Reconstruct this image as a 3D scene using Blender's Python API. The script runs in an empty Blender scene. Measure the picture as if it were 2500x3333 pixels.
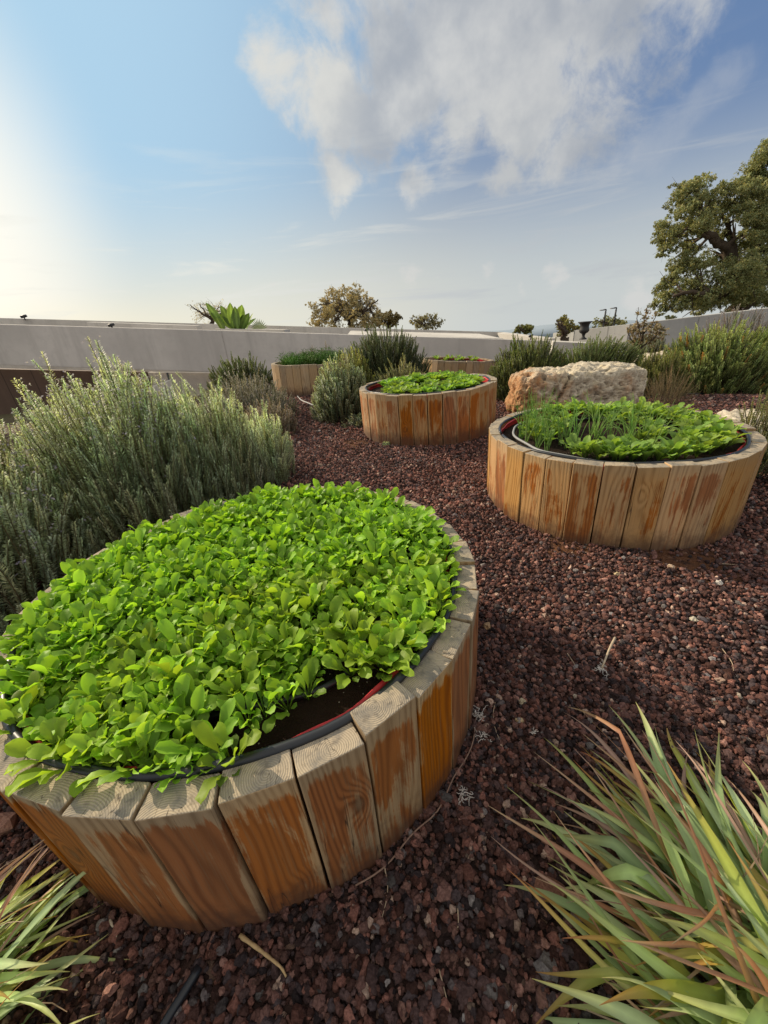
import bpy, bmesh, math, random
import numpy as np
from mathutils import Vector, Matrix, noise as mnoise
PI = math.pi
R = math.radians
rng = np.random.default_rng(7)
random.seed(7)
scene = bpy.context.scene
COL = scene.collection
H = 1.163            # eye height of the photographer above the gravel
PITCH, ROLL, FPX = R(26.07), R(5.11), 1259.0
SUN_AZ, SUN_EL = R(-51), R(30)   # azimuth from +Y, clockwise
SUN = Vector((math.sin(SUN_AZ)*math.cos(SUN_EL), math.cos(SUN_AZ)*math.cos(SUN_EL), math.sin(SUN_EL)))

def ray(u, v):
    a = (u-1250)/FPX; b = -(v-1666.5)/FPX; c, s = math.cos(-ROLL), math.sin(-ROLL)
    x = c*a-s*b; y = s*a+c*b
    return Vector((x, math.cos(PITCH)+y*math.sin(PITCH), -math.sin(PITCH)+y*math.cos(PITCH)))
def at(u, v, Y):                 # surveyed point: direction and distance north of the camera
    d = ray(u, v); t = Y/d.y
    return Vector((d.x*t, Y, H+d.z*t))
def atz(u, v, z=0.0):            # surveyed point at a known height
    d = ray(u, v); t = (z-H)/d.z
    return Vector((d.x*t, d.y*t, z))

# ---------------------------------------------------------------- terrain
CP = np.array([(0,0,0),(-.44,1.1,0),(1.44,2.33,.01),(.57,4.28,.10),(-1,6.5,.20),(1.7,8.3,-.07),(2.5,4.5,.04),(5.6,6,-.2),
 (3,.5,0),(-3,2,0),(-3,.5,0),(-2.5,5,.08),(10,10,-.25),(-5,9,-.9),(-8,6,-1.2),(-4.5,6.5,-.3),(3,10,-.1),(4.6,4.6,-.1),(-4,-2,0),(4,-2,0),(-1.5,3.5,.04),(0,2.6,.02),(6,12,-.2),(-1,11,.1)], float)
def g(x, y):
    x = np.asarray(x, float); y = np.asarray(y, float)
    w = 0; s = 0
    for a, b, c in CP:
        k = 1/((x-a)**2+(y-b)**2+.35)**1.7
        w = w+k; s = s+k*c
    z = s/w
    d = np.hypot(x, y)
    return np.where(d > 15, z*np.clip(1-(d-15)/10, 0, 1)-(d-15)*.062, z)
def gf(x, y): return float(g(x, y))

# ---------------------------------------------------------------- nodes helper
def mat_new(name):
    m = bpy.data.materials.new(name); m.use_nodes = True
    m.node_tree.nodes.clear()
    return m, m.node_tree
def nd(t, typ, ins=None, **props):
    n = t.nodes.new(typ)
    for k, v in props.items(): setattr(n, k, v)
    for k, v in (ins or {}).items():
        if isinstance(v, bpy.types.NodeSocket): t.links.new(v, n.inputs[k])
        else: n.inputs[k].default_value = v
    return n
def mth(t, op, a, b=None, c=None, clamp=False):
    ins = {0: a}
    if b is not None: ins[1] = b
    if c is not None: ins[2] = c
    return nd(t, 'ShaderNodeMath', ins, operation=op, use_clamp=clamp).outputs[0]
def vm(t, op, a, b=None, out=0):
    ins = {0: a}
    if b is not None: ins[1] = b
    return nd(t, 'ShaderNodeVectorMath', ins, operation=op).outputs[out]
def mix(t, f, a, b, bt='MIX'):
    n = t.nodes.new('ShaderNodeMix'); n.data_type = 'RGBA'; n.blend_type = bt
    for s, v in ((n.inputs[0], f), (n.inputs[6], a), (n.inputs[7], b)):
        if isinstance(v, bpy.types.NodeSocket): t.links.new(v, s)
        else: s.default_value = v if not isinstance(v, tuple) else (tuple(v)+(1,))[:4]
    return n.outputs[2]
def ramp(t, f, lo, hi, a=0.0, b=1.0, smooth=True):
    n = nd(t, 'ShaderNodeMapRange', {0: f, 1: lo, 2: hi, 3: a, 4: b})
    n.interpolation_type = 'SMOOTHSTEP' if smooth else 'LINEAR'
    return n.outputs[0]
def noise(t, vec, scale, detail=4, rough=.5, dist=0.0, out=0):
    return nd(t, 'ShaderNodeTexNoise', {'Vector': vec, 'Scale': scale, 'Detail': detail, 'Roughness': rough, 'Distortion': dist}).outputs[out]
def mapping(t, vec, scale=(1,1,1), loc=(0,0,0)):
    return nd(t, 'ShaderNodeMapping', {'Vector': vec, 'Scale': scale, 'Location': loc}).outputs[0]
def finish(t, col, rough=.8, bump=None, bstr=.5, bdist=.01, spec=.3, extra=None):
    p = nd(t, 'ShaderNodeBsdfPrincipled')
    for k, v in (('Base Color', col), ('Roughness', rough), ('Specular IOR Level', spec)):
        if isinstance(v, bpy.types.NodeSocket): t.links.new(v, p.inputs[k])
        else: p.inputs[k].default_value = (tuple(v)+(1,))[:4] if isinstance(v, tuple) else v
    if bump is not None:
        b = nd(t, 'ShaderNodeBump', {'Strength': bstr, 'Distance': bdist, 'Height': bump})
        t.links.new(b.outputs[0], p.inputs['Normal'])
    sh = p.outputs[0]
    if extra: sh = extra(p, sh)
    o = nd(t, 'ShaderNodeOutputMaterial'); t.links.new(sh, o.inputs[0])
    return p

# ---------------------------------------------------------------- materials
def wood_mat(name, stain, tone=(1,1,1), dark=0.0):
    m, t = mat_new(name)
    tc = nd(t, 'ShaderNodeTexCoord'); oi = nd(t, 'ShaderNodeObjectInfo')
    rnd = oi.outputs['Random']
    off = nd(t, 'ShaderNodeCombineXYZ', {0: mth(t,'MULTIPLY',rnd,37.0), 1: mth(t,'MULTIPLY',rnd,61.0), 2: mth(t,'MULTIPLY',rnd,83.0)}).outputs[0]
    oc = tc.outputs['Object']
    co = vm(t, 'ADD', oc, off)
    # knots: cells of which a few carry a knot
    kv = nd(t, 'ShaderNodeTexVoronoi', {'Vector': mapping(t, co, (6.5, 6.5, 3.4)), 'Scale': 1.0, 'Randomness': .9})
    kd = kv.outputs['Distance']; kr = nd(t, 'ShaderNodeSeparateColor', {0: kv.outputs['Color']}).outputs[0]
    kon = mth(t, 'GREATER_THAN', kr, .55)
    kinf = mth(t, 'MULTIPLY', ramp(t, kd, .34, 0.0), kon)
    # grain lines run up the plank, warped by a slow noise and round the knots
    slow = noise(t, mapping(t, co, (5, 5, .9)), 1.0, 2, .5)
    sx = nd(t, 'ShaderNodeSeparateXYZ', {0: co}).outputs
    ph = mth(t, 'ADD', mth(t, 'MULTIPLY', sx[0], mth(t,'MULTIPLY_ADD',mth(t,'FRACT',mth(t,'MULTIPLY',rnd,3.3)),260.0,200.0)), mth(t, 'MULTIPLY', slow, 85.0))
    ph = mth(t, 'ADD', ph, mth(t, 'MULTIPLY', kinf, 22.0))
    ph = mth(t, 'ADD', ph, mth(t, 'MULTIPLY', noise(t, mapping(t, co, (30, 30, 2)), 1.0, 3), 5.0))
    rings = mth(t, 'MULTIPLY_ADD', mth(t, 'SINE', ph), .5, .5)
    rings = mth(t, 'POWER', rings, 1.6)
    fib = noise(t, mapping(t, co, (260, 260, 5)), 1.0, 5, .6)
    strk = noise(t, mapping(t, co, (75, 75, 2.2)), 1.0, 3, .6)
    base = mix(t, mth(t, 'MULTIPLY', mth(t,'MULTIPLY',rings,ramp(t,mth(t,'MULTIPLY',strk,fib),.12,.36,.15,1.0)), .72), (.46*tone[0], .315*tone[1], .185*tone[2]), (.25*tone[0], .145*tone[1], .07*tone[2]))
    grey = mix(t, rings, (.36*tone[0], .30*tone[1], .22*tone[2]), (.22*tone[0], .18*tone[1], .13*tone[2]))
    gmask = ramp(t, noise(t, mapping(t, co, (7, 7, 2.2)), 1.0, 4, .6), .42, .68)
    sz = nd(t, 'ShaderNodeSeparateXYZ', {0: oc}).outputs
    topw = mth(t, 'ADD', ramp(t, sz[2], .36, .45), ramp(t, sz[2], .05, .0))
    gm = mth(t, 'MAXIMUM', mth(t, 'MULTIPLY', gmask, .4), mth(t, 'MULTIPLY', topw, mth(t,'MULTIPLY_ADD', gmask, .4, .45)), clamp=True)
    c = mix(t, gm, base, grey)
    # remains of the orange stain: ragged patches pulled out along the grain
    sn = noise(t, mapping(t, co, (9, 9, 2.6)), 1.0, 8, .68, .4)
    sn = mth(t, 'ADD', sn, mth(t, 'ADD', mth(t, 'MULTIPLY', mth(t, 'SUBTRACT', fib, .5), .25), mth(t, 'MULTIPLY', mth(t, 'SUBTRACT', strk, .5), .34)))
    sn = mth(t, 'ADD', sn, mth(t, 'MULTIPLY', mth(t, 'SUBTRACT', noise(t, mapping(t, vm(t,'ADD',off,(3,5,7)), (1,1,1)), 3.3, 1), .5), .32))
    edge = mth(t, 'MULTIPLY', ramp(t, mth(t, 'ABSOLUTE', sz[0]), .045, .068), .16)
    sn = mth(t, 'SUBTRACT', mth(t, 'SUBTRACT', sn, edge), mth(t, 'MULTIPLY', ramp(t, sz[2], .38, .45), .3))
    sm = ramp(t, sn, .585-stain, .70-stain)
    stc = mix(t, rings, (.47, .155, .038), (.19, .05, .013))
    stc = mix(t, noise(t, mapping(t, co, (12, 12, 3)), 1.0, 3), stc, (.26, .10, .03))
    c = mix(t, mth(t, 'MULTIPLY', sm, ramp(t, fib, .25,.5,.7,.97)), c, stc)
    c = mix(t, ramp(t, fib, .45, .25, 0, .45), c, (.13,.075,.04))
    kcore = mth(t, 'MULTIPLY', ramp(t, kd, .10, .05), kon)
    c = mix(t, mth(t, 'MULTIPLY', mth(t, 'MULTIPLY', ramp(t, kd, .15, .08), kon), .6), c, (.10, .045, .02))
    c = mix(t, mth(t, 'MULTIPLY', kcore, .7), c, (.24, .15, .08))
    # checks: thin dark cracks
    cr = noise(t, mapping(t, co, (34, 34, 1.1)), 1.0, 2, .4)
    crm = ramp(t, mth(t, 'ABSOLUTE', mth(t, 'SUBTRACT', cr, .5)), .006, .0)
    crm = mth(t, 'MULTIPLY', crm, ramp(t, noise(t, mapping(t, co, (8, 8, 2)), 1.0, 1), .5, .6))
    c = mix(t, mth(t, 'MULTIPLY', crm, .8), c, (.05, .03, .02))
    # per-plank tone and damp dirt near the ground
    hv = nd(t, 'ShaderNodeHueSaturation', {'Saturation': mth(t, 'MULTIPLY_ADD', rnd, .22, .95), 'Value': mth(t, 'MULTIPLY_ADD', mth(t,'FRACT',mth(t,'MULTIPLY',rnd,7.13)), .35, .85-dark), 'Color': c}).outputs[0]
    dirt = mth(t, 'MULTIPLY', ramp(t, mth(t, 'ADD', sz[2], mth(t, 'MULTIPLY', mth(t,'SUBTRACT',noise(t, co, 16, 6, .7),.5), .22)), .15, .0), .8)
    hv = mix(t, dirt, hv, (.09, .045, .03))
    bmp = mth(t, 'ADD', mth(t, 'MULTIPLY', rings, -.5), mth(t, 'MULTIPLY', fib, .7))
    bmp = mth(t, 'SUBTRACT', bmp, mth(t, 'MULTIPLY', crm, 3.0))
    finish(t, hv, mth(t,'MULTIPLY_ADD', sm, -.22, .82), bmp, .55, .0022, .3)
    return m
def endgrain_mat():
    m, t = mat_new('end_grain')
    tc = nd(t, 'ShaderNodeTexCoord'); rnd = nd(t, 'ShaderNodeObjectInfo').outputs['Random']
    oc = tc.outputs['Object']
    ang = mth(t, 'MULTIPLY', rnd, 40.0)
    c0 = nd(t, 'ShaderNodeCombineXYZ', {0: mth(t,'MULTIPLY', mth(t,'SINE',ang), .045), 1: mth(t,'MULTIPLY_ADD', mth(t,'COSINE',mth(t,'MULTIPLY',ang,1.7)), .04, 0.0), 2: 0.0}).outputs[0]
    flat = mapping(t, oc, (1, 1, 0))
    d = vm(t, 'LENGTH', vm(t, 'SUBTRACT', flat, c0), out=1)
    co = vm(t, 'ADD', oc, nd(t,'ShaderNodeCombineXYZ',{0:ang,1:ang,2:0.0}).outputs[0])
    d = mth(t, 'ADD', d, mth(t, 'MULTIPLY', noise(t, co, 22, 3), .008))
    ring = mth(t, 'POWER', mth(t, 'MULTIPLY_ADD', mth(t, 'SINE', mth(t, 'MULTIPLY', d, 1450.0)), .5, .5), 1.5)
    c = mix(t, mth(t,'MULTIPLY',ring,.6), (.47, .39, .28), (.25, .195, .135))
    c = mix(t, ramp(t, noise(t, co, 16, 5, .65), .40, .65), c, (.23, .205, .17))
    c = mix(t, mth(t,'MULTIPLY',ramp(t, noise(t, co, 60, 4, .6), .52, .7),.5), c, (.12, .10, .08))
    ck = ramp(t, mth(t,'ABSOLUTE',mth(t,'SUBTRACT',noise(t, mapping(t, co, (30, 6, 1)), 1.0, 2), .5)), .006, 0.0)
    c = mix(t, mth(t,'MULTIPLY',ck,.7), c, (.06, .045, .035))
    bm = mth(t, 'SUBTRACT', noise(t, co, 180, 4), mth(t,'ADD', mth(t,'MULTIPLY',ring,.6), mth(t,'MULTIPLY',ck,2.0)))
    finish(t, c, .9, bm, .5, .0018, .2)
    return m
def leaf_mat(name, rough=.5, trans=.4, tint=(1.25,1.2,.55), spec=.35, bump=0.0, bscale=60):
    m, t = mat_new(name)
    vc = nd(t, 'ShaderNodeVertexColor', layer_name='Col').outputs[0]
    tc = nd(t, 'ShaderNodeTexCoord').outputs['Object']
    c = mix(t, mth(t,'MULTIPLY',noise(t, tc, bscale, 3),.5), vc, mix(t, 1.0, vc, (.55,.6,.5), 'MULTIPLY'))
    ov = nd(t,'ShaderNodeObjectInfo').outputs['Random']
    c = nd(t,'ShaderNodeHueSaturation',{'Hue':mth(t,'MULTIPLY_ADD',mth(t,'FRACT',mth(t,'MULTIPLY',ov,5.7)),.03,.485),'Value':mth(t,'MULTIPLY_ADD',ov,.4,.8),'Color':c}).outputs[0] if name == 'salad_leaf' else c
    tcx = mix(t, 1.0, c, tint, 'MULTIPLY')
    def ex(p, sh):
        tr = nd(t, 'ShaderNodeBsdfTranslucent', {'Color': tcx})
        return nd(t, 'ShaderNodeMixShader', {0: trans, 1: sh, 2: tr.outputs[0]}).outputs[0]
    finish(t, c, rough, noise(t, tc, bscale*1.5, 2) if bump else None, bump, .003, spec, ex)
    return m
def vcol_mat(name, rough=.9, spec=.2, nscale=120, bstr=.7, bdist=.003, var=.5):
    m, t = mat_new(name)
    vc = nd(t, 'ShaderNodeVertexColor', layer_name='Col').outputs[0]
    tc = nd(t, 'ShaderNodeTexCoord').outputs['Object']
    n1 = noise(t, tc, nscale, 5, .65)
    n2 = noise(t, tc, nscale*3.5, 3, .6)
    c = mix(t, mth(t,'MULTIPLY',ramp(t, n1, .35, .65), var), vc, mix(t, 1.0, vc, (.38,.36,.36), 'MULTIPLY'))
    finish(t, c, rough, mth(t,'ADD',n1,mth(t,'MULTIPLY',n2,.5)), bstr, bdist, spec)
    return m
def plain_mat(name, col, rough=.6, spec=.4, nscale=40, var=.25, bstr=.15, bdist=.003):
    m, t = mat_new(name)
    tc = nd(t, 'ShaderNodeTexCoord').outputs['Object']
    n1 = noise(t, tc, nscale, 5, .6)
    c = mix(t, mth(t,'MULTIPLY',n1,var*2), col, tuple(x*.45 for x in col))
    finish(t, c, rough, n1, bstr, bdist, spec)
    return m
def concrete_mat(name, col, seams=False, fine=1.0):
    m, t = mat_new(name)
    tc = nd(t, 'ShaderNodeTexCoord').outputs['Object']
    n1 = noise(t, tc, .55*fine, 6, .6); n2 = noise(t, tc, 5*fine, 8, .7)
    st = noise(t, mapping(t, tc, (2.2, 2.2, .25)), 1.0, 5, .6)
    c = mix(t, ramp(t, n1, .3, .7), col, tuple(x*.80 for x in col))
    c = mix(t, mth(t,'MULTIPLY',ramp(t, st, .48, .72), .7), c, tuple(x*.68 for x in col))
    c = mix(t, mth(t,'MULTIPLY',ramp(t, n2, .45, .7), .35), c, tuple(x*.68 for x in col))
    pin = nd(t,'ShaderNodeTexVoronoi', {'Vector': tc, 'Scale': 9.0*fine}).outputs['Distance']
    c = mix(t, mth(t,'MULTIPLY',ramp(t, pin, .05, .02),.5), c, tuple(x*.4 for x in col))
    if seams:
        sx = nd(t,'ShaderNodeSeparateXYZ',{0:tc}).outputs[0]
        fr = mth(t,'ABSOLUTE',mth(t,'SUBTRACT',mth(t,'FRACT',mth(t,'DIVIDE',sx,3.1)),.5))
        c = mix(t, mth(t,'MULTIPLY',ramp(t, fr, .006, .002),.6), c, tuple(x*.35 for x in col))
    finish(t, c, .88, mth(t,'ADD',n2,noise(t,tc,60*fine,3)), .25, .01, .2)
    return m

M = {}
M['wood1'] = wood_mat('weathered_stained_pine', .275, (.98,.93,.82))
M['wood2'] = wood_mat('weathered_pine', .12, (1.14,.99,.78))
M['wood3'] = wood_mat('stained_pine', .16, (1.08,.98,.84))
M['wood4'] = wood_mat('bare_grey_pine', -.25, (.95,.97,.98))
M['end'] = endgrain_mat()
M['pebble'] = vcol_mat('lava_rock', .95, .12, 190, .9, .0035, .7)
M['leaf'] = leaf_mat('salad_leaf', .5, .46, (1.35,1.3,.5), .28, .35, 50)
M['needle'] = leaf_mat('rosemary_needle', .5, .35, (1.2,1.15,.6), .3)
M['blade'] = leaf_mat('grass_blade', .45, .35, (1.2,1.1,.6), .35, .3, 40)
M['treeleaf'] = leaf_mat('tree_leaf', .6, .25, (1.25,1.1,.5), .25, 0, 2)
M['bark'] = plain_mat('bark', (.10,.075,.055), .95, .1, 14, .4, .8, .02)
M['twig'] = vcol_mat('dry_twig', .8, .25, 90, .4, .002, .35)
M['hose'] = plain_mat('black_rubber_hose', (.018,.021,.027), .38, .5, 30, .3, .1, .001)
M['greyhose'] = plain_mat('grey_hose', (.33,.33,.33), .5, .4, 30, .25)
M['liner'] = plain_mat('red_plastic_liner', (.62,.045,.05), .5, .4, 25, .15, .3, .004)
M['conc'] = concrete_mat('rendered_concrete', (.69,.65,.60), False, 1.0)
M['conc2'] = concrete_mat('grey_concrete', (.50,.49,.46), True)
M['concl'] = concrete_mat('light_concrete', (.66,.62,.56))
M['metal'] = plain_mat('dark_metal', (.03,.03,.033), .5, .5, 20)
M['urn'] = plain_mat('dark_cast_iron', (.05,.047,.045), .6, .4, 18)
M['hill'] = plain_mat('hazy_hill', (.30,.36,.42), 1, 0, .05, .15)

def soil_mat():
    m, t = mat_new('potting_soil')
    tc = nd(t, 'ShaderNodeTexCoord').outputs['Object']
    n1 = noise(t, tc, 45, 8, .7); n2 = noise(t, tc, 260, 3, .6)
    c = mix(t, n1, (.016,.010,.007), (.045,.028,.018))
    sp = nd(t,'ShaderNodeTexVoronoi',{'Vector':tc,'Scale':110.0})
    sr = nd(t,'ShaderNodeSeparateColor',{0:sp.outputs['Color']}).outputs[0]
    c = mix(t, mth(t,'MULTIPLY',ramp(t, sp.outputs['Distance'], .22, .15), mth(t,'GREATER_THAN', sr, .9)), c, (.42,.38,.32))
    finish(t, c, .95, mth(t,'ADD',n1,mth(t,'MULTIPLY',n2,.6)), 1.0, .012, .15)
    return m
M['soil'] = soil_mat()
def ground_mat():
    m, t = mat_new('lava_gravel_ground')
    tc = nd(t, 'ShaderNodeTexCoord').outputs['Object']
    v = nd(t,'ShaderNodeTexVoronoi',{'Vector':tc,'Scale':62.0})
    vr = nd(t,'ShaderNodeSeparateColor',{0:v.outputs['Color']}).outputs
    c = mix(t, vr[0], (.022,.014,.013), (.07,.042,.036))  # near-black base colour paints the shadow gaps between pebbles
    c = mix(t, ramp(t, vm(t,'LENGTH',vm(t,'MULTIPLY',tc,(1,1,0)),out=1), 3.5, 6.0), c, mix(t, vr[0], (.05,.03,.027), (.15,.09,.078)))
    c = mix(t, mth(t,'GREATER_THAN',vr[1],.93), c, (.20,.13,.10))
    big = noise(t, tc, 1.1, 5, .6)
    c = mix(t, mth(t,'MULTIPLY',ramp(t,big,.45,.7),.5), c, (.085,.042,.03))
    # bare reddish earth showing by the second and third planters
    def blob(x, y, r):
        d = vm(t,'LENGTH',vm(t,'MULTIPLY',vm(t,'SUBTRACT',tc,(x,y,0)),(1,1,0)),out=1)
        return ramp(t, mth(t,'ADD',d,mth(t,'MULTIPLY',mth(t,'SUBTRACT',noise(t,tc,7,5,.65),.5),.35)), r, r*.45)
    eb = mth(t,'MAXIMUM',blob(1.47,1.55,.30),mth(t,'MAXIMUM',blob(.95,1.72,.22),blob(-.22,3.9,.32)))
    c = mix(t, mth(t,'MULTIPLY',mth(t,'MULTIPLY',eb,ramp(t,noise(t,tc,16,6,.7),.3,.55)),.85), c, mix(t, noise(t,tc,30,5), (.085,.038,.02),(.19,.085,.04)))
    # far land beyond the garden: dry hillside
    d = vm(t,'LENGTH',vm(t,'MULTIPLY',tc,(1,1,0)),out=1)
    far = mix(t, noise(t,tc,.15,6), (.10,.10,.05),(.22,.18,.11))
    c = mix(t, ramp(t,d,14,17), c, far)
    h = mth(t,'MULTIPLY',v.outputs['Distance'],-1.0)
    finish(t, c, .95, mth(t,'ADD',h,noise(t,tc,140,3)), .9, .012, .15)
    return m
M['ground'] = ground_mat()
def rust_mat():
    m, t = mat_new('rusted_steel')
    tc = nd(t, 'ShaderNodeTexCoord').outputs['Object']
    c = mix(t, noise(t,mapping(t,tc,(2,2,.5)),1.0,6,.65), (.075,.045,.032),(.17,.11,.08))
    sx = nd(t,'ShaderNodeSeparateXYZ',{0:tc}).outputs
    fx = mth(t,'ABSOLUTE',mth(t,'SUBTRACT',mth(t,'FRACT',mth(t,'DIVIDE',sx[0],.9)),.5))
    c = mix(t, mth(t,'MULTIPLY',ramp(t,fx,.03,.0),.7), c, (.03,.018,.012))
    finish(t, c, .7, noise(t,tc,12,5), .3, .01, .3)
    return m
M['rust'] = rust_mat()
def rock_mat(name, ochre):
    m, t = mat_new(name)
    tc = nd(t, 'ShaderNodeTexCoord').outputs['Object']
    ge = nd(t,'ShaderNodeNewGeometry')
    n1 = noise(t, tc, 3.2, 8, .65, .3); n2 = noise(t, tc, 18, 8, .7); n3 = noise(t, tc, 60, 4, .6)
    sx = nd(t,'ShaderNodeSeparateXYZ',{0:tc}).outputs
    c = mix(t, ramp(t,n2,.3,.65), (.72,.64,.50), (.42,.36,.27))
    # ochre on the left end and low down
    lo = mth(t,'ADD', ramp(t,sx[0],.1,-.75,0,ochre*.9), ramp(t,sx[2],.30,-.25,0,ochre*.6))
    om = ramp(t, mth(t,'ADD',mth(t,'MULTIPLY',n1,1.1),mth(t,'MULTIPLY',lo,.42)), .62, .92)
    c = mix(t, om, c, mix(t,n2,(.56,.33,.16),(.36,.155,.07)))
    c = mix(t, mth(t,'MULTIPLY',ramp(t,noise(t,tc,7,7,.7),.5,.68),.6), c, (.70,.58,.36))
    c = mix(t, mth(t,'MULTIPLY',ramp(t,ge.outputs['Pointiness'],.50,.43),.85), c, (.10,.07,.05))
    c = mix(t, mth(t,'MULTIPLY',ramp(t,n3,.55,.7),.35), c, (.16,.14,.12))
    vv = nd(t,'ShaderNodeTexVoronoi',{'Vector':vm(t,'ADD',tc,vm(t,'MULTIPLY',noise(t,tc,9,3,out=1),(.08,.08,.08))),'Scale':16.0}).outputs['Distance']
    finish(t, c, .92, mth(t,'ADD',mth(t,'ADD',n2,mth(t,'MULTIPLY',n3,.4)),mth(t,'MULTIPLY',ramp(t,vv,0.0,.35),.22)), 1.0, .02, .15)
    return m
M['rock'] = rock_mat('limestone', .72)
M['rockpale'] = rock_mat('pale_limestone', .3)

# ---------------------------------------------------------------- object helpers
def tag(o, label=None, cat=None, group=None, kind=None):
    if label: o['label'] = label
    if cat: o['category'] = cat
    if group: o['group'] = group
    if kind: o['kind'] = kind
    return o
def empty(name, loc=(0,0,0), label=None, cat=None, group=None, rot=(0,0,0)):
    o = bpy.data.objects.new(name, None); COL.objects.link(o)
    o.location = loc; o.rotation_euler = rot; o.empty_display_size = .1
    return tag(o, label, cat, group)
def link(name, me, mat=None, parent=None, loc=None):
    if mat is not None and not me.materials:
        for mm in (mat if isinstance(mat, (list, tuple)) else [mat]): me.materials.append(mm)
    o = bpy.data.objects.new(name, me); COL.objects.link(o)
    if parent is not None: o.parent = parent
    if loc is not None: o.location = loc
    return o
def np_mesh(name, V, faces, C=None, smooth=True):
    """V (n,3); faces: list of (m,k) int arrays; C (n,3) vertex colours"""
    me = bpy.data.meshes.new(name)
    V = np.ascontiguousarray(V, np.float32)
    me.vertices.add(len(V)); me.vertices.foreach_set('co', V.ravel())
    idx = np.concatenate([f.ravel() for f in faces]).astype(np.int32)
    tot = np.concatenate([np.full(len(f), f.shape[1]) for f in faces]).astype(np.int32)
    st = np.concatenate([[0], np.cumsum(tot)[:-1]]).astype(np.int32)
    me.loops.add(len(idx)); me.loops.foreach_set('vertex_index', idx)
    me.polygons.add(len(tot)); me.polygons.foreach_set('loop_start', st); me.polygons.foreach_set('loop_total', tot)
    me.polygons.foreach_set('use_smooth', np.full(len(tot), smooth, bool))
    me.update(calc_edges=True)
    if C is not None:
        a = me.color_attributes.new('Col', 'FLOAT_COLOR', 'POINT')
        C4 = np.ones((len(V), 4), np.float32); C4[:, :3] = C
        a.data.foreach_set('color', C4.ravel())
    return me
class Geo:
    """collects vertex/face/colour blocks, all become ONE mesh"""
    def __init__(s): s.V = []; s.F = {}; s.C = []; s.n = 0
    def add(s, V, F, C):
        V = np.asarray(V, float)
        C = np.asarray(C, float)
        if C.ndim == 1: C = np.tile(C, (len(V), 1))
        s.V.append(V); s.C.append(C)
        for f in (F if isinstance(F, list) else [F]):
            f = np.asarray(f); s.F.setdefault(f.shape[1], []).append(f+s.n)
        s.n += len(V)
    def mesh(s, name, smooth=True):
        return np_mesh(name, np.concatenate(s.V), [np.concatenate(v) for v in s.F.values()], np.concatenate(s.C), smooth)
    def template(s): return (np.concatenate(s.V), [np.concatenate(v) for v in s.F.values()], np.concatenate(s.C))
def scatter(geo, tmpl, mats, locs, tint=None):
    """many copies of one template into geo. mats (n,3,3), locs (n,3), tint (n,3)"""
    V, F, C = tmpl; n = len(locs); k = len(V)
    if n == 0: return
    W = np.einsum('nij,kj->nki', mats, V)+locs[:, None, :]
    CC = np.tile(C[None], (n, 1, 1))
    if tint is not None: CC = CC*tint[:, None, :]
    off = (np.arange(n)*k)[:, None, None]
    geo.add(W.reshape(-1, 3), [(f[None]+off).reshape(-1, f.shape[1]) for f in F], CC.reshape(-1, 3))
def rotz_m(a):
    c, s = np.cos(a), np.sin(a); z = np.zeros_like(a); o = np.ones_like(a)
    return np.stack([np.stack([c,-s,z],-1), np.stack([s,c,z],-1), np.stack([z,z,o],-1)], -2)
def frames(D, spin):
    """rotation matrices taking +Z to each direction D, with a spin about it"""
    D = D/np.linalg.norm(D, axis=1, keepdims=True)
    ref = np.where(np.abs(D[:, 2:3]) < .95, np.array([[0,0,1.]]), np.array([[1.,0,0]]))
    X = np.cross(ref, D); X /= np.linalg.norm(X, axis=1, keepdims=True)
    Y = np.cross(D, X)
    c, s = np.cos(spin)[:, None], np.sin(spin)[:, None]
    return np.stack([X*c+Y*s, -X*s+Y*c, D], -1)
def rand_rot(n):
    D = rng.normal(size=(n, 3)); return frames(D, rng.uniform(0, 2*PI, n))
def tube(P, r, n=8, cap=True):
    """tube through points P with radii r -> V, [quads(,caps)]"""
    P = np.asarray(P, float); m = len(P)
    r = np.full(m, r) if np.isscalar(r) else np.asarray(r, float)
    T = np.gradient(P, axis=0); T /= np.linalg.norm(T, axis=1, keepdims=True)+1e-9
    a = np.array([0,0,1.]) if abs(T[0,2]) < .9 else np.array([1.,0,0])
    X = []
    x = np.cross(a, T[0]); x /= np.linalg.norm(x)
    for i in range(m):
        x = x-T[i]*(x@T[i]); x /= np.linalg.norm(x)+1e-9; X.append(x.copy())
    X = np.array(X); Y = np.cross(T, X)
    th = np.arange(n)*2*PI/n
    V = P[:, None]+r[:, None, None]*(np.cos(th)[None,:,None]*X[:, None]+np.sin(th)[None,:,None]*Y[:, None])
    V = V.reshape(-1, 3)
    i = np.arange(m-1)[:, None]*n; j = np.arange(n)[None]; j2 = (j+1) % n
    Q = np.stack([i+j, i+j2, i+n+j2, i+n+j], -1).reshape(-1, 4)
    F = [Q]
    if cap: F += [np.arange(n)[None, ::-1].copy(), (np.arange(n)+(m-1)*n)[None]]
    return V, F
def spline(pts, n=24):
    pts = np.asarray(pts, float); m = len(pts)
    if m == 2: return pts[0]+(pts[1]-pts[0])*np.linspace(0,1,n)[:,None]
    P = np.vstack([2*pts[0]-pts[1], pts, 2*pts[-1]-pts[-2]]); out = []
    for k in np.linspace(0, m-1-1e-6, n):
        i = int(k); t = k-i; a, b, c, d = P[i:i+4]
        out.append(.5*((2*b)+(-a+c)*t+(2*a-5*b+4*c-d)*t*t+(-a+3*b-3*c+d)*t**3))
    return np.array(out)
def tube_obj(name, P, r, mat, parent=None, n=10, col=(.5,.4,.3)):
    G_ = Geo(); V, F = tube(P, r, n); G_.add(V, F, col)
    return link(name, G_.mesh(name), mat, parent)
def fbm(p, o=5, f=1.0):
    s = 0; a = .5
    for _ in range(o):
        s += a*mnoise.noise(p*f); a *= .5; f *= 2.03
    return s

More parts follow.
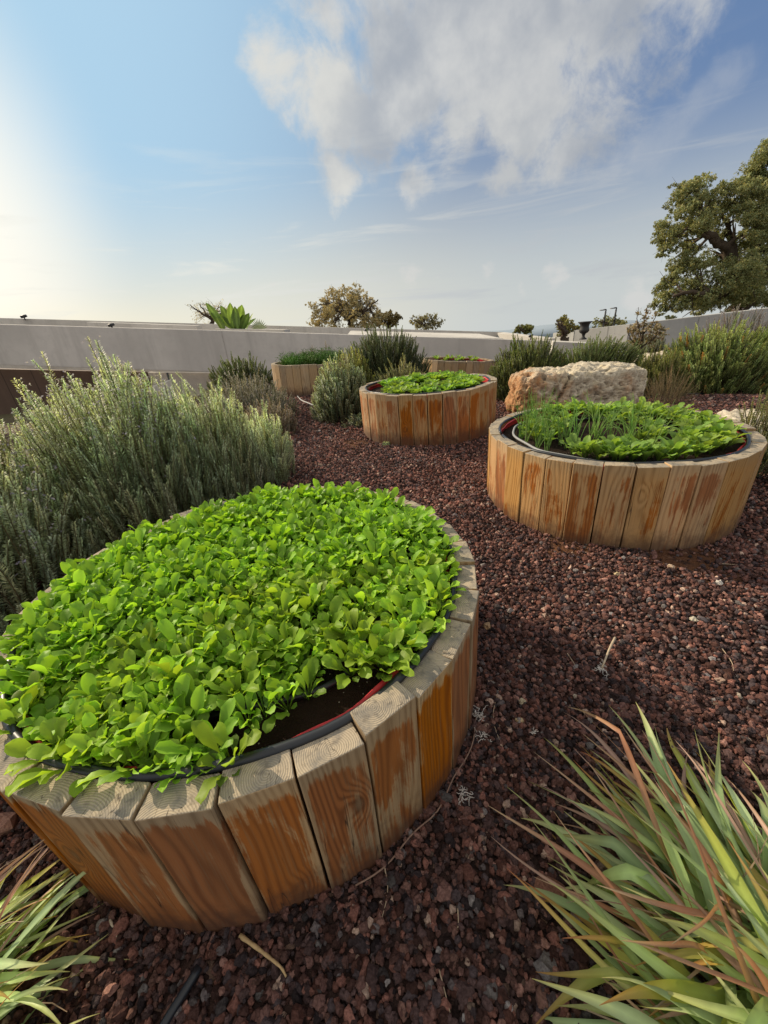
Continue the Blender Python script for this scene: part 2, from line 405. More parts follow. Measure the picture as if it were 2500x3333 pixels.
# ---------------------------------------------------------------- camera, sun, sky
cam = bpy.data.cameras.new('camera'); co = bpy.data.objects.new('camera', cam); COL.objects.link(co)
cam.sensor_fit = 'VERTICAL'; cam.sensor_height = 24; cam.lens = 24*FPX/3333
cam.clip_start = .02; cam.clip_end = 5000
fw = Vector((0, math.cos(PITCH), -math.sin(PITCH))); up = Vector((0, math.sin(PITCH), math.cos(PITCH))); rt = Vector((1,0,0))
# world up appears leaning in the frame: the camera was rolled by about five degrees
cr_, sr_ = math.cos(ROLL), math.sin(ROLL)
rt2 = rt*cr_ - up*sr_; up2 = rt*sr_ + up*cr_
co.matrix_world = Matrix(((rt2.x, up2.x, -fw.x, 0), (rt2.y, up2.y, -fw.y, 0), (rt2.z, up2.z, -fw.z, H), (0,0,0,1)))
scene.camera = co
sl = bpy.data.lights.new('sun', 'SUN'); so = bpy.data.objects.new('sun', sl); COL.objects.link(so)
sl.energy = 5.0; sl.angle = R(.6); sl.color = (1.0, .84, .62)
so.rotation_euler = SUN.to_track_quat('Z', 'Y').to_euler()

w = bpy.data.worlds.new('World'); scene.world = w; w.use_nodes = True
t = w.node_tree; t.nodes.clear()
sky = nd(t, 'ShaderNodeTexSky', sky_type='NISHITA')
sky.sun_disc = False; sky.sun_elevation = SUN_EL; sky.sun_rotation = SUN_AZ; sky.dust_density = 2.0; sky.altitude = 400
D = vm(t, 'NORMALIZE', nd(t, 'ShaderNodeTexCoord').outputs['Generated'])
sx = nd(t, 'ShaderNodeSeparateXYZ', {0: D}).outputs
el = mth(t, 'ADD', sx[2], .05)                       # the hill stands high: the sky reaches a little below eye level
sd = vm(t, 'DOT_PRODUCT', D, tuple(SUN), out=1)
gd = vm(t, 'DOT_PRODUCT', D, (math.sin(R(-49))*math.cos(R(12)), math.cos(R(-49))*math.cos(R(12)), math.sin(R(12))), out=1)
base = mix(t, .12, mix(t, ramp(t, el, .05, .62), (.36,.44,.53), (.15,.235,.44)), mix(t, 1.0, sky.outputs[0], (.1,.1,.1), 'MULTIPLY'))
# side away from the sun is deeper blue; towards the sun pale and bright
away = ramp(t, sd, .75, .1)
base = mix(t, mth(t,'MULTIPLY',away,ramp(t,el,.08,.45)), base, (.13,.225,.42))
base = mix(t, ramp(t, sd, .45, .96), base, (.44,.66,.84))
hz = ramp(t, el, .36, .03)
base = mix(t, mth(t,'MULTIPLY',hz,.85), base, mix(t, ramp(t, gd, .30, .95), (.62,.65,.63), (.92,.86,.68)))
glow = ramp(t, sd, .86, 1.0)
base = mix(t, mth(t,'MULTIPLY',mth(t,'POWER',ramp(t, gd, .90, 1.0),1.5),.95), base, (1.15,1.08,.93))
base = mix(t, mth(t,'MULTIPLY',mth(t,'MULTIPLY',ramp(t,el,.16,.03),ramp(t,sd,.70,.93)),.6), base, (1.15,.98,.62))
# --- clouds: soft banks placed by direction, broken up by noise
warpv = vm(t,'MULTIPLY',vm(t,'SUBTRACT',noise(t, D, 3.0, 5, .6, out=1),(.5,.5,.5)),(.16,.16,.16))
DW = vm(t, 'ADD', D, warpv)
def blobs(lst):
    s = None
    for (u, v, r, k) in lst:
        d = ray(u, v).normalized()
        dist = vm(t, 'DISTANCE', DW, tuple(d), out=1)
        b = mth(t, 'MULTIPLY', ramp(t, dist, r, 0.0), k)
        s = b if s is None else mth(t, 'MAXIMUM', s, b)
    return s
big = blobs([(1080,330,.16,1.0),(920,235,.10,.75),(1080,550,.09,.95),(1200,420,.15,.9),(1330,250,.2,1.0),(1350,560,.10,.75),(1480,420,.14,.85),
  (1500,120,.26,1.0),(1750,60,.26,.95),(1950,40,.24,.9),(1300,20,.2,.8),(2120,60,.18,.7),(1900,300,.2,.75),(1720,350,.22,1.0),(1640,570,.10,.95),(1850,480,.14,.75),(1080,60,.14,.7),(2000,200,.2,.6),(1550,330,.12,.6)])
cn = mth(t,'ADD',mth(t,'MULTIPLY',noise(t, D, 5.5, 10, .64, .35),.75),mth(t,'MULTIPLY',noise(t, D, 19, 9, .65, .6),.25))
cm = mth(t, 'ADD', big, mth(t, 'MULTIPLY', mth(t,'SUBTRACT',cn,.5), 2.3))
cmask = mth(t, 'MULTIPLY', ramp(t, cm, .30, .80), ramp(t, big, .02, .34))
shade = ramp(t, mth(t,'ADD', noise(t, vm(t,'ADD',D,(.04,-.03,.02)), 4.5, 6, .55), mth(t,'MULTIPLY', big, .06)), .42, .66)
right = ramp(t, sx[0], .0, .5)
ccol = mix(t, shade, (.70,.70,.68), (.40,.43,.475))
ccol = mix(t, mth(t,'MULTIPLY',right,.28), ccol, (.30,.33,.38))
lit = blobs([(1060,300,.13,1.0),(1080,580,.09,1.0),(1640,560,.16,.8),(900,235,.09,.8),(1450,480,.12,.5)])
ccol = mix(t, mth(t,'MULTIPLY',lit,mth(t,'SUBTRACT',1.0,mth(t,'MULTIPLY',shade,.5))), ccol, (.74,.73,.68))
out = mix(t, mth(t,'MULTIPLY',cmask,.93), base, ccol)
# streaks of cirrus
strk = noise(t, nd(t,'ShaderNodeMapping',{'Vector':D,'Scale':(1.6,1.6,14),'Rotation':(0,R(-14),0)}).outputs[0], 2.2, 7, .6, .6)
sb = blobs([(2150,450,.11,.9),(2250,350,.09,.9),(2330,270,.08,.8),(2060,520,.07,.7)])
out = mix(t, mth(t,'MULTIPLY',ramp(t, mth(t,'ADD',sb,mth(t,'MULTIPLY',mth(t,'SUBTRACT',cn,.5),1.6)), .45,1.0),.42), out, (.46,.50,.56))
band = mth(t,'MULTIPLY', ramp(t, strk, .50, .72), mth(t,'MULTIPLY', ramp(t, el, .42, .16), ramp(t, el, .03, .09)))
out = mix(t, mth(t,'MULTIPLY',band,.75), out, mix(t, ramp(t,sd,.3,.9), (.50,.53,.56),(.85,.85,.78)))
# small cumulus along the horizon
cu = noise(t, mapping(t, D, (1,1,1.6)), 11, 6, .6)
cub = blobs([(900,915,.035,1.0),(1330,895,.06,.9),(1560,925,.05,1.0),(1690,940,.04,.9),(1800,925,.06,1.0),(1900,945,.035,.8),(2080,950,.07,1.0),(1060,915,.03,.7),(1440,950,.05,.7)])
cum = mth(t,'MULTIPLY', ramp(t, mth(t,'ADD',cub,mth(t,'MULTIPLY',mth(t,'SUBTRACT',cu,.5),2.4)), .45, .95), .42)
out = mix(t, cum, out, (.74,.71,.68))
# unseen bright sky fill added behind and above the photographer to light front faces
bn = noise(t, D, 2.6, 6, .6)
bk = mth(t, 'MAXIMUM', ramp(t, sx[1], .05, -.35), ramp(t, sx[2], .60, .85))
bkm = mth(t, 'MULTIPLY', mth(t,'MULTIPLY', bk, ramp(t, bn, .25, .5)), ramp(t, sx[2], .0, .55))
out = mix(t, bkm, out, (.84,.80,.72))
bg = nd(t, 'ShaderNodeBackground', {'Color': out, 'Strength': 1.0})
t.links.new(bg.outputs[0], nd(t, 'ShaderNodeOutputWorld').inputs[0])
scene.view_settings.view_transform = 'Standard'; scene.view_settings.look = 'None'; scene.view_settings.exposure = 0
scene.cycles.max_bounces = 8; scene.cycles.transparent_max_bounces = 8

# ---------------------------------------------------------------- ground
def grid_axis():
    a = [0.0]; s = .05
    while a[-1] < 1500:
        a.append(a[-1]+s)
        if a[-1] > 9: s *= 1.22
    return np.array(a)
ax = grid_axis(); xs = np.concatenate([-ax[:0:-1], ax]); ys = np.concatenate([-ax[ax < 30][:0:-1], ax])
X, Y = np.meshgrid(xs, ys); Z = g(X, Y)
fine = (np.hypot(X, Y) < 10)
bump = np.zeros_like(Z)
for (fx, fy, ph, a) in [(3.1,2.3,.4,.008),(5.7,-4.2,1.3,.006),(-8.3,7.1,2.2,.004),(13,11,.3,.003)]: bump += a*np.sin(fx*X+fy*Y+ph)
Z = Z+np.where(fine, bump, 0)
def gb(x, y):
    z = g(x, y); x = np.asarray(x); y = np.asarray(y)
    for (fx, fy, ph, a) in [(3.1,2.3,.4,.008),(5.7,-4.2,1.3,.006),(-8.3,7.1,2.2,.004),(13,11,.3,.003)]: z = z+a*np.sin(fx*x+fy*y+ph)
    return z
nx, ny = len(xs), len(ys)
i = (np.arange(ny-1)[:, None]*nx+np.arange(nx-1)[None]).ravel()
me = np_mesh('ground', np.stack([X.ravel(), Y.ravel(), Z.ravel()], 1), [np.stack([i, i+1, i+nx+1, i+nx], 1)])
tag(link('ground', me, M['ground']), kind='structure')

PL = [(-.44, 1.095, 0.0), (1.437, 2.327, .016), (.573, 4.281, .099), (-1.0, 7.2, .20), (1.70, 8.3, -.07)]
RAD = .72

# ---------------------------------------------------------------- lava gravel (stuff)
def pebble_templates(k, sub):
    out = []
    for q in range(k):
        bm = bmesh.new(); bmesh.ops.create_icosphere(bm, subdivisions=sub, radius=1.0)
        o = Vector((q*9.1, q*3.3, 1.7))
        V = []
        for v in bm.verts:
            n = mnoise.noise(v.co*1.3+o)*.55+mnoise.noise(v.co*3.1+o)*.28+random.uniform(-.06,.06)
            V.append(v.co*(1+n))
        F = np.array([[v.index for v in f.verts] for f in bm.faces])
        bm.free(); V = np.array([tuple(v) for v in V])
        out.append((V, [F], np.ones((len(V), 3))))
    return out
def in_planter(x, y, m=0.0):
    r = np.zeros_like(x, bool)
    for cx, cy, _ in PL: r |= np.hypot(x-cx, y-cy) < RAD-.02+m
    return r
PAL = np.array([(.100,.052,.044),(.070,.044,.042),(.150,.070,.055),(.048,.036,.038),(.120,.066,.056),(.190,.105,.085),(.085,.072,.072),(.30,.215,.17),(.17,.155,.15)])
PRB = np.array([.22,.18,.17,.15,.12,.08,.04,.025,.015])
def in_view(x, y, m=450):
    dz = -H; a = x; b = y*math.cos(PITCH)-dz*math.sin(PITCH); c = y*math.sin(PITCH)+dz*math.cos(PITCH)
    b = np.maximum(b, 1e-3); u = a/b; v = c/b; cs, sn = math.cos(ROLL), math.sin(ROLL)
    U = 1250+FPX*(u*cs-v*sn); W = 1666.5-FPX*(v*cs+u*sn)
    U2 = 1250+FPX*(u*cs+v*sn); W2 = 1666.5-FPX*(v*cs-u*sn)
    return ((U > -m) & (U < 2500+m) & (W < 3333+m)) | ((U2 > -m) & (U2 < 2500+m) & (W2 < 3333+m))
def pebbles(geo, tm, dens, rmin, rmax, dmin, dmax, lift, pw=1.7):
    x0, x1, y0, y1 = -dmax, dmax, -.5, dmax
    n = int(dens*(x1-x0)*(y1-y0)); x = rng.uniform(x0, x1, n); y = rng.uniform(y0, y1, n)
    d = np.hypot(x, y)
    keep = (d >= dmin) & (d < dmax) & ~in_planter(x, y) & in_view(x, y, 350 if dmax < 5 else 150)
    x, y, d = x[keep], y[keep], d[keep]; keep = np.ones(len(x), bool)
    # thin cover on the bare earth patches
    for bx, by, br in ((1.47,1.55,.22),(.95,1.72,.10),(-.22,3.9,.18)):
        q = np.hypot(x-bx, y-by)+.05*np.sin(9*x+3)*np.sin(11*y)
        keep &= ~((q < br) & (rng.random(len(x)) < np.clip(1.6-1.6*q/br, 0, .85)))
    x, y = x[keep], y[keep]; n = len(x)
    s = rmin*(rmax/rmin)**(rng.random(n)**pw)
    z = gb(x, y)+s*.25+rng.random(n)*lift
    for k in range(len(tm)):
        sel = np.arange(n) % len(tm) == k
        m = sel.sum(); near = .72 if dmax < 1.7 else (.85 if dmax < 2.4 else 1.0)  # pebbles close to the camera coloured darker, painting the foreground shade
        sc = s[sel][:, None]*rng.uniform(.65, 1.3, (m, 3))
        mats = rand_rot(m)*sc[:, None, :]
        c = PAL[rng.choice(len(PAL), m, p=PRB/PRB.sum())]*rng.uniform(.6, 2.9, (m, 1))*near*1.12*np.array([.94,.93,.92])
        scatter(geo, tm[k], mats, np.stack([x[sel], y[sel], z[sel]], 1), c)
    print('pebbles', n)
T1 = pebble_templates(14, 2); T0 = pebble_templates(10, 1)
T0 = [(V, F, C) for V, F, C in T0]
GP = Geo()
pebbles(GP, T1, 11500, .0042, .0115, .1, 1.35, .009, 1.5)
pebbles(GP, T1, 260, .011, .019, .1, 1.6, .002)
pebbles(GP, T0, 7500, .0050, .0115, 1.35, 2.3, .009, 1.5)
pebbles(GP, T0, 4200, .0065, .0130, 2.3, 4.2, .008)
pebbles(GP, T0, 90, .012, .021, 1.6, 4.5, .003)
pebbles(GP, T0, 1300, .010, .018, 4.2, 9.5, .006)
tag(link('lava_gravel', GP.mesh('lava_gravel', False), M['pebble']), 'dark red and black lava gravel covering the ground between the planters', 'gravel', kind='stuff')

# ---------------------------------------------------------------- planters
NP = 33
def plank_mesh(idx, wood, h=.45):
    rs = random.Random(idx*13+5)
    bm = bmesh.new()
    wo = 2*RAD*math.sin(PI/NP)*.5-.0032; ri = RAD-.062
    wi = 2*ri*math.sin(PI/NP)*.5-.0012
    dz = rs.uniform(-.004, .004)
    vs = []
    for z in (-.04, .12, .3, h+dz):
        for (x, y) in ((-wo, 0), (wo, 0), (wi, -.062), (-wi, -.062)):
            tl = rs.uniform(-.003,.003) if z > .4 else 0
            vs.append(bm.verts.new((x+rs.uniform(-.0008,.0008), y+rs.uniform(-.001,.001), z+tl)))
    for k in range(3):
        for j in range(4):
            bm.faces.new((vs[k*4+j], vs[k*4+(j+1)%4], vs[k*4+4+(j+1)%4], vs[k*4+4+j]))
    bm.faces.new(vs[0:4][::-1]); topf = bm.faces.new(vs[12:16])
    bmesh.ops.recalc_face_normals(bm, faces=bm.faces)
    ed = [e for e in bm.edges if e.calc_face_angle(0) > .5]
    bmesh.ops.bevel(bm, geom=ed, offset=.003, segments=2, affect='EDGES', profile=.6)
    for f in bm.faces:
        f.smooth = True
        if f.normal.z > .85: f.material_index = 1
        if len(f.verts) == 4 and f.calc_area() > .001: f.smooth = False
    me = bpy.data.meshes.new('plank'); bm.to_mesh(me); bm.free()
    me.materials.append(wood); me.materials.append(M['end'])
    return me
def planter(k, wood, label, phase, tilt=(0,0,0), special=None):
    cx, cy, z0 = PL[k]
    p = empty('round_wooden_planter', (cx, cy, z0), label, 'planter', 'round wooden plank planters', tilt)
    vars_ = [plank_mesh(k*10+q, wood) for q in range(6)]
    rs = random.Random(k+3)
    for q in range(NP):
        a = R(phase)+q*2*PI/NP
        o = link('plank', vars_[rs.randrange(6)], None, p)
        jit = rs.uniform(-.004, .005); yaw = rs.uniform(-.02, .02)
        dz = rs.uniform(-.006, .006)
        if special and q in special: jit += special[q][0]; yaw += special[q][1]
        rr = RAD*math.cos(PI/NP)+jit
        o.location = (rr*math.cos(a), rr*math.sin(a), dz)
        o.rotation_euler = (0, rs.uniform(-.004,.004), a-PI/2+yaw)
    # soil: lumpy disk
    nr, na = 26, 72; V = [(0,0,.405)]; F3 = []; F4 = []
    for i_ in range(1, nr+1):
        r_ = .652*i_/nr
        for j in range(na):
            th = 2*PI*j/na; x, y = r_*math.cos(th), r_*math.sin(th)
            V.append((x, y, .402+.012*fbm(Vector((x*6+k*7, y*6, 0)), 4)+.010*fbm(Vector((x*30, y*30, k)), 2)-.012*(i_/nr)**6))
    for j in range(na): F3.append((0, 1+j, 1+(j+1)%na))
    for i_ in range(nr-1):
        for j in range(na):
            a0 = 1+i_*na; F4.append((a0+j, a0+na+j, a0+na+(j+1)%na, a0+(j+1)%na))
    link('soil', np_mesh('soil', np.array(V), [np.array(F3), np.array(F4)]), M['soil'], p)
    # red liner: thin wavy sheet standing inside the boards, its lip folded over
    V = []; F4 = []
    na = 180
    for j in range(na):
        th = 2*PI*j/na
        wv = .003*math.sin(9*th+k)+.002*math.sin(23*th)
        hz_ = .006*math.sin(5*th+1.3*k)+.004*math.sin(14*th)-.020*(.5-.5*math.cos(th+(1.9 if k == 0 else -.5)))-.004-(.02 if k > 2 else 0)
        prof = [(.650, .30), (.646+wv, .41), (.640+wv, .437+hz_), (.636+wv*1.5, .449+hz_), (.632+wv*1.5, .437+hz_*.5)]
        for (r_, z_) in prof: V.append((r_*math.cos(th), r_*math.sin(th), z_))
    for j in range(na):
        for q in range(4):
            a0 = j*5+q; b0 = ((j+1) % na)*5+q; F4.append((a0, b0, b0+1, a0+1))
    link('liner', np_mesh('liner', np.array(V), [np.array(F4)]), M['liner'], p)
    return p
planter(0, M['wood1'], 'nearest round planter of orange stained boards, packed with bright green seedlings', 0.55, special=None)
planter(1, M['wood2'], 'round planter of pale weathered boards at the right, planted with onions and spinach', 4.2)
planter(2, M['wood3'], 'orange and brown round board planter full of lettuce, behind the two front ones', 6.2)
planter(3, M['wood4'], 'distant greyish round board planter at the left holding feathery herbs', 3.0, (R(-.5), R(2.5), 0))
planter(4, M['wood4'], 'farthest round board planter, seen edge on before the concrete wall', 5.0, (R(-.8), R(5.6), 0))

# hoses lying in the planters
def ring_hose(name, k, r, z, a0, a1, rad, mat, label, wob=.004, spiral=0):
    cx, cy, z0 = PL[k]; n = 90; P = []
    for j in range(n):
        u = j/(n-1); th = R(a0)+(R(a1)-R(a0))*u
        rr = r+wob*math.sin(5*th+k)+wob*.6*math.sin(11*th)-spiral*u
        P.append((cx+rr*math.cos(th), cy+rr*math.sin(th), z0+z+.003*math.sin(7*th)))
    o = tube_obj(name, P, rad, mat)
    return tag(o, label, 'hose', 'irrigation hoses in the planters')
ring_hose('irrigation_hose', 0, .652, .447, -185, 172, .0105, M['hose'], 'thick black hose curving along the rim of the nearest planter', .003)
ring_hose('irrigation_hose', 0, .515, .414, -100, 20, .0085, M['hose'], 'black hose across the bare soil inside the nearest planter', .01, .0)
ring_hose('irrigation_hose', 1, .652, .446, -184, 172, .009, M['hose'], 'black hose along the rim of the onion and spinach planter', .003)
ring_hose('irrigation_hose', 1, .56, .42, 120, 235, .0075, M['greyhose'], 'grey hose on the soil at the left of the onion and spinach planter', .01)
ring_hose('irrigation_hose', 1, .36, .42, -40, 250, .0075, M['hose'], 'inner black hose loop amid the onions and spinach', .012)
ring_hose('irrigation_hose', 2, .652, .446, -184, 172, .009, M['hose'], 'black hose along the rim of the lettuce planter', .003)
ring_hose('irrigation_hose', 2, .34, .42, -170, 90, .0075, M['hose'], 'inner black hose loop among the lettuces', .012)
# pipe connector on the inner hose of the near planter
a = R(-31); cx, cy, z0 = PL[0]
Pc = [(cx+.535*math.cos(a+dd), cy+.535*math.sin(a+dd), .425) for dd in (-.05, 0, .05)]
tag(tube_obj('hose_connector', spline(Pc, 6), [.0135,.0135,.011,.011,.0135,.0135], M['hose']), 'black plastic connector joining the hoses in the nearest planter', 'connector')

# ---------------------------------------------------------------- salad leaves
def leaf_block(geo, base, az, length, width, rise, curl, col, petiole=.4, lobes=0.0, cup=.25, twist=0.0, nseg=7, col2=None, seed=0):
    """one leaf: petiole plus obovate blade with fold, wavy margin and droop"""
    rs = random.Random(seed)
    n = nseg+3; us = np.sin(np.linspace(0,1,n)*PI/2)*.6+np.linspace(0,1,n)*.4; P = []
    el_ = rise; p = np.array(base, float); pts = [p.copy()]; els = [el_]
    L = length/(n-1)
    for i_ in range(n-1):
        u = i_/(n-2)
        el_ = rise-curl*u**1.5
        p = p+length*(us[i_+1]-us[i_])*np.array([math.cos(az)*math.cos(el_), math.sin(az)*math.cos(el_), math.sin(el_)])
        pts.append(p.copy()); els.append(el_)
    side = np.array([-math.sin(az), math.cos(az), 0])
    V = []; C = []; cols_ = 5
    col = np.array(col); col2 = np.array(col2 if col2 is not None else col)
    for i_ in range(n):
        u = us[i_]
        if u < petiole: wdt = .045*width+.02*width*u/petiole
        else:
            q = (u-petiole)/(1-petiole)
            wdt = width*.5*(min(1, (q*2.1+.06))**.8)*max(0, 1-max(0,(q-.45)/.55)**2.6)**.5
            wdt = max(wdt, .01*width)
            if lobes: wdt *= 1-lobes*(.5+.5*math.cos(q*17+rs.random()*2))*(1-q)
        e = els[i_]
        nrm = np.array([-math.cos(az)*math.sin(e), -math.sin(az)*math.sin(e), math.cos(e)])
        tw = twist*u
        sd_ = side*math.cos(tw)+nrm*math.sin(tw); nn = nrm*math.cos(tw)-side*math.sin(tw)
        for j in range(cols_):
            s_ = (j-2)/2.0
            wav = (rs.uniform(-.14,.14)*width if abs(s_) == 1 and u > petiole else 0)
            V.append(pts[i_]+sd_*wdt*s_*(1-.1*cup*abs(s_))+nn*(cup*wdt*abs(s_)**1.4+wav))
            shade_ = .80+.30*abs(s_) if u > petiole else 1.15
            C.append((col*(1-u)+col2*u)*(.30+.75*min(1,u*1.2))*shade_*(1.18 if j == 2 else 1))  # leaf foot coloured darker: painted shade for depth between plants
    F = [(i_*5+j, i_*5+j+1, i_*5+j+6, i_*5+j+5) for i_ in range(n-1) for j in range(4)]
    geo.add(np.array(V), np.array(F), np.array(C))
def seedling_mesh(seed, kind):
    rs = random.Random(seed); G_ = Geo()
    if kind == 'rocket':
        nl = rs.randint(6, 10); a0 = rs.uniform(0, 6)
        for k in range(nl):
            az = a0+k*2.4+rs.uniform(-.3,.3); young = k/nl
            L = rs.uniform(.075, .115)*(1-.30*young)
            gsh = rs.uniform(.6, 1.3)
            c = np.array((.175,.34,.035))*gsh; c2 = np.array((.37,.58,.058))*gsh
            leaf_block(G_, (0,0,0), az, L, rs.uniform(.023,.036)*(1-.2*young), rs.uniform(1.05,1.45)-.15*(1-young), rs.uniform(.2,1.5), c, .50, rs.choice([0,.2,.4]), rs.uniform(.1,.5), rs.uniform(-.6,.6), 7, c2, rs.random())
        for k in range(4):   # round seed leaves low down
            az = rs.uniform(0, 6.3)
            leaf_block(G_, (0,0,0), az, rs.uniform(.045,.06), .016, 1.0, .9, (.17,.30,.05), .6, 0, .1, 0, 3, None, rs.random())
    elif kind == 'spinach':
        nl = rs.randint(8, 11); a0 = rs.uniform(0, 6)
        for k in range(nl):
            az = a0+k*2.4+rs.uniform(-.3,.3); young = k/nl; gsh = rs.uniform(.8, 1.15)
            leaf_block(G_, (0,0,0), az, rs.uniform(.12,.17)*(1-.25*young), rs.uniform(.036,.048), rs.uniform(.85,1.35)+.1*young, rs.uniform(.4,1.3), np.array((.20,.33,.06))*gsh, .35, 0, rs.uniform(.1,.4), rs.uniform(-.4,.4), 7, np.array((.34,.50,.11))*gsh, rs.random())
    elif kind == 'lettuce':
        nl = rs.randint(11, 14); a0 = rs.uniform(0, 6)
        for k in range(nl):
            az = a0+k*2.4+rs.uniform(-.3,.3); young = k/nl; gsh = rs.uniform(.8, 1.15)
            leaf_block(G_, (0,0,0), az, rs.uniform(.12,.15)*(1-.35*young), rs.uniform(.075,.1)*(1-.2*young), .45+.85*young, rs.uniform(.1,.7), np.array((.16,.31,.05))*gsh, .12, .12, rs.uniform(.2,.5), rs.uniform(-.3,.3), 8, np.array((.29,.47,.085))*gsh, rs.random())
    elif kind == 'onion':
        for k in range(rs.randint(4, 7)):
            az = rs.uniform(0, 6.3); L = rs.uniform(.17, .36); e0 = rs.uniform(1.15, 1.5); bend = rs.choice([.1,.2,.5,1.4])
            P = [np.array([rs.uniform(-.01,.01), rs.uniform(-.01,.01), 0])]
            for i_ in range(9):
                e = e0-bend*(i_/8)**2.2
                P.append(P[-1]+L/9*np.array([math.cos(az)*math.cos(e), math.sin(az)*math.cos(e), math.sin(e)]))
            V, F = tube(P, np.linspace(.0034, .0009, 10), 5, False)
            G_.add(V, F, np.array((.27,.42,.13))*rs.uniform(.8,1.25))
    elif kind == 'dill':
        for k in range(46):
            az = rs.uniform(0, 6.3); L = rs.uniform(.10, .26); e0 = rs.uniform(.9, 1.5)
            b = np.array([rs.uniform(-.07,.07), rs.uniform(-.07,.07), 0])
            P = [b]
            for i_ in range(4):
                P.append(P[-1]+L/4*np.array([math.cos(az)*math.cos(e0), math.sin(az)*math.cos(e0), math.sin(e0)])); e0 -= rs.uniform(0,.25)
            V, F = tube(P, np.linspace(.004, .0015, 5), 3, False)
            G_.add(V, F, np.array((.12,.24,.05))*rs.uniform(.7,1.3))
            for q in range(7):
                az2 = rs.uniform(0, 6.3); p0 = P[rs.randint(1,4)]
                p1 = p0+.05*np.array([math.cos(az2), math.sin(az2), rs.uniform(.2,1)])
                V, F = tube([p0, (p0+p1)/2, p1], [.003,.003,.001], 3, False); G_.add(V, F, np.array((.15,.29,.06))*rs.uniform(.7,1.3))
    return G_
# bed 1: dense rocket
def poisson(k, rad, dmin, tries, ok=None):
    cx, cy, _ = PL[k]; pts = []
    P = rng.uniform(-rad, rad, (tries, 2))
    acc = np.zeros((0, 2))
    for p in P:
        if p[0]**2+p[1]**2 > rad*rad: continue
        if ok and not ok(p[0]+cx, p[1]+cy): continue
        if len(acc) and np.min(np.hypot(*(acc-p).T)) < dmin: continue
        acc = np.vstack([acc, p])
    return acc+[cx, cy]
bare = [atz(u, v, .41) for u, v in ((800,2440),(900,2400),(1000,2340),(1080,2290),(720,2400),(860,2450),(950,2250))]
bare2 = [atz(u, v, .46) for u, v in ((1380,2080),(1350,2130),(1300,2190),(640,1690))]
def ok1(x, y):
    for b in bare[:6]:
        if math.hypot(x-b.x, y-b.y) < .043: return False
    for b in bare2:
        if math.hypot(x-b.x, y-b.y) < .03: return False
    cx, cy, _ = PL[0]; r_ = math.hypot(x-cx, y-cy); th = math.degrees(math.atan2(y-cy, x-cx))
    if abs(r_-.515+.006*math.sin(th/9)) < .023 and -110 < th < 150: return False          # along the inner hose
    if math.sin(31*x+17*y+1.3)*math.sin(27*y-19*x+.4) > .80: return False
    if r_ > .628 and -75 < th < 60: return False
    if r_ > .55 and -75 < th < -48: return False
    if abs(r_-.36+.01*math.sin(th/14)) < .020 and (th*7 % 90) < 72: return False
    return True
P1 = poisson(0, .645, .0275, 45000, ok1)
dist = np.hypot(P1[:,0], P1[:,1]); P1 = P1[np.argsort(dist)]
tm1 = [seedling_mesh(100+q, 'rocket') for q in range(12)]
me1 = [g_.mesh('seedling') for g_ in tm1]
lab = 'bright green leafy seedling in the dense crop of the nearest planter'
for q, (x, y) in enumerate(P1[:300]):
    o = link('rocket_seedling', me1[q % 12], M['leaf'])
    cx, cy, _ = PL[0]; r_ = math.hypot(x-cx, y-cy)
    o.location = (x, y, .412); s = rng.uniform(.66, 1.24)*(1.0+.14*math.sin(13*x+2)*math.sin(12*y))
    o.scale = (s, s, s*rng.uniform(.85,1.1)); o.rotation_euler = (rng.uniform(-.15,.15), rng.uniform(-.15,.15), rng.uniform(0, 6.28))
    tag(o, lab, 'seedling', 'seedlings of the dense crop')
GR = Geo(); rest = P1[300:]
for q in range(12):
    sel = rest[q::12]; n = len(sel); s = rng.uniform(.66, 1.24, n)
    mats = np.einsum('nij,njk->nik', rotz_m(rng.uniform(0, 6.28, n)), frames(np.stack([rng.normal(0,.12,n), rng.normal(0,.12,n), np.ones(n)],1), np.zeros(n)))*s[:, None, None]
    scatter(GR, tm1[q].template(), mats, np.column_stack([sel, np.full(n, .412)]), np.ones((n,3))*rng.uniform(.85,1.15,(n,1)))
# a few stray leaves hang over the rim, tiny weeds between
tag(link('seedling_crop', GR.mesh('seedling_crop'), M['leaf']), 'dense bright green seedlings filling the rear half of the nearest planter', 'crop', kind='stuff')
print('seedlings', len(P1))

def place_set(name, kind, pts, zs, lab, cat, grp, nv=6, smin=.85, smax=1.15, seed=1, k=0):
    gs = [seedling_mesh(seed*50+q, kind).mesh(name) for q in range(nv)]
    for q, (x, y) in enumerate(pts):
        o = link(name, gs[q % nv], M['leaf'])
        o.location = (x, y, zs); s = rng.uniform(smin, smax); o.scale = (s, s, s)
        o.rotation_euler = (rng.uniform(-.1,.1), rng.uniform(-.1,.1), rng.uniform(0, 6.28))
        tag(o, lab, cat, grp)
def arcpts(k, r, a0, a1, n, jr=.02, ja=2.5):
    cx, cy, _ = PL[k]
    return [(cx+(r+rng.uniform(-jr,jr))*math.cos(R(a+rng.uniform(-ja,ja))), cy+(r+rng.uniform(-jr,jr))*math.sin(R(a+rng.uniform(-ja,ja)))) for a in np.linspace(a0, a1, n)]
sp = arcpts(1,.53,-130,105,42)+arcpts(1,.43,-70,75,22)+arcpts(1,.25,-80,60,9)+arcpts(1,.46,-140,-95,7)+arcpts(1,.45,145,190,6)+arcpts(1,.30,120,170,4)
place_set('spinach_plant', 'spinach', sp, .418, 'light green spinach plant with oval leaves in the pale planter at the right', 'spinach', 'spinach plants of the right planter', 7, .72, 1.05, 3)
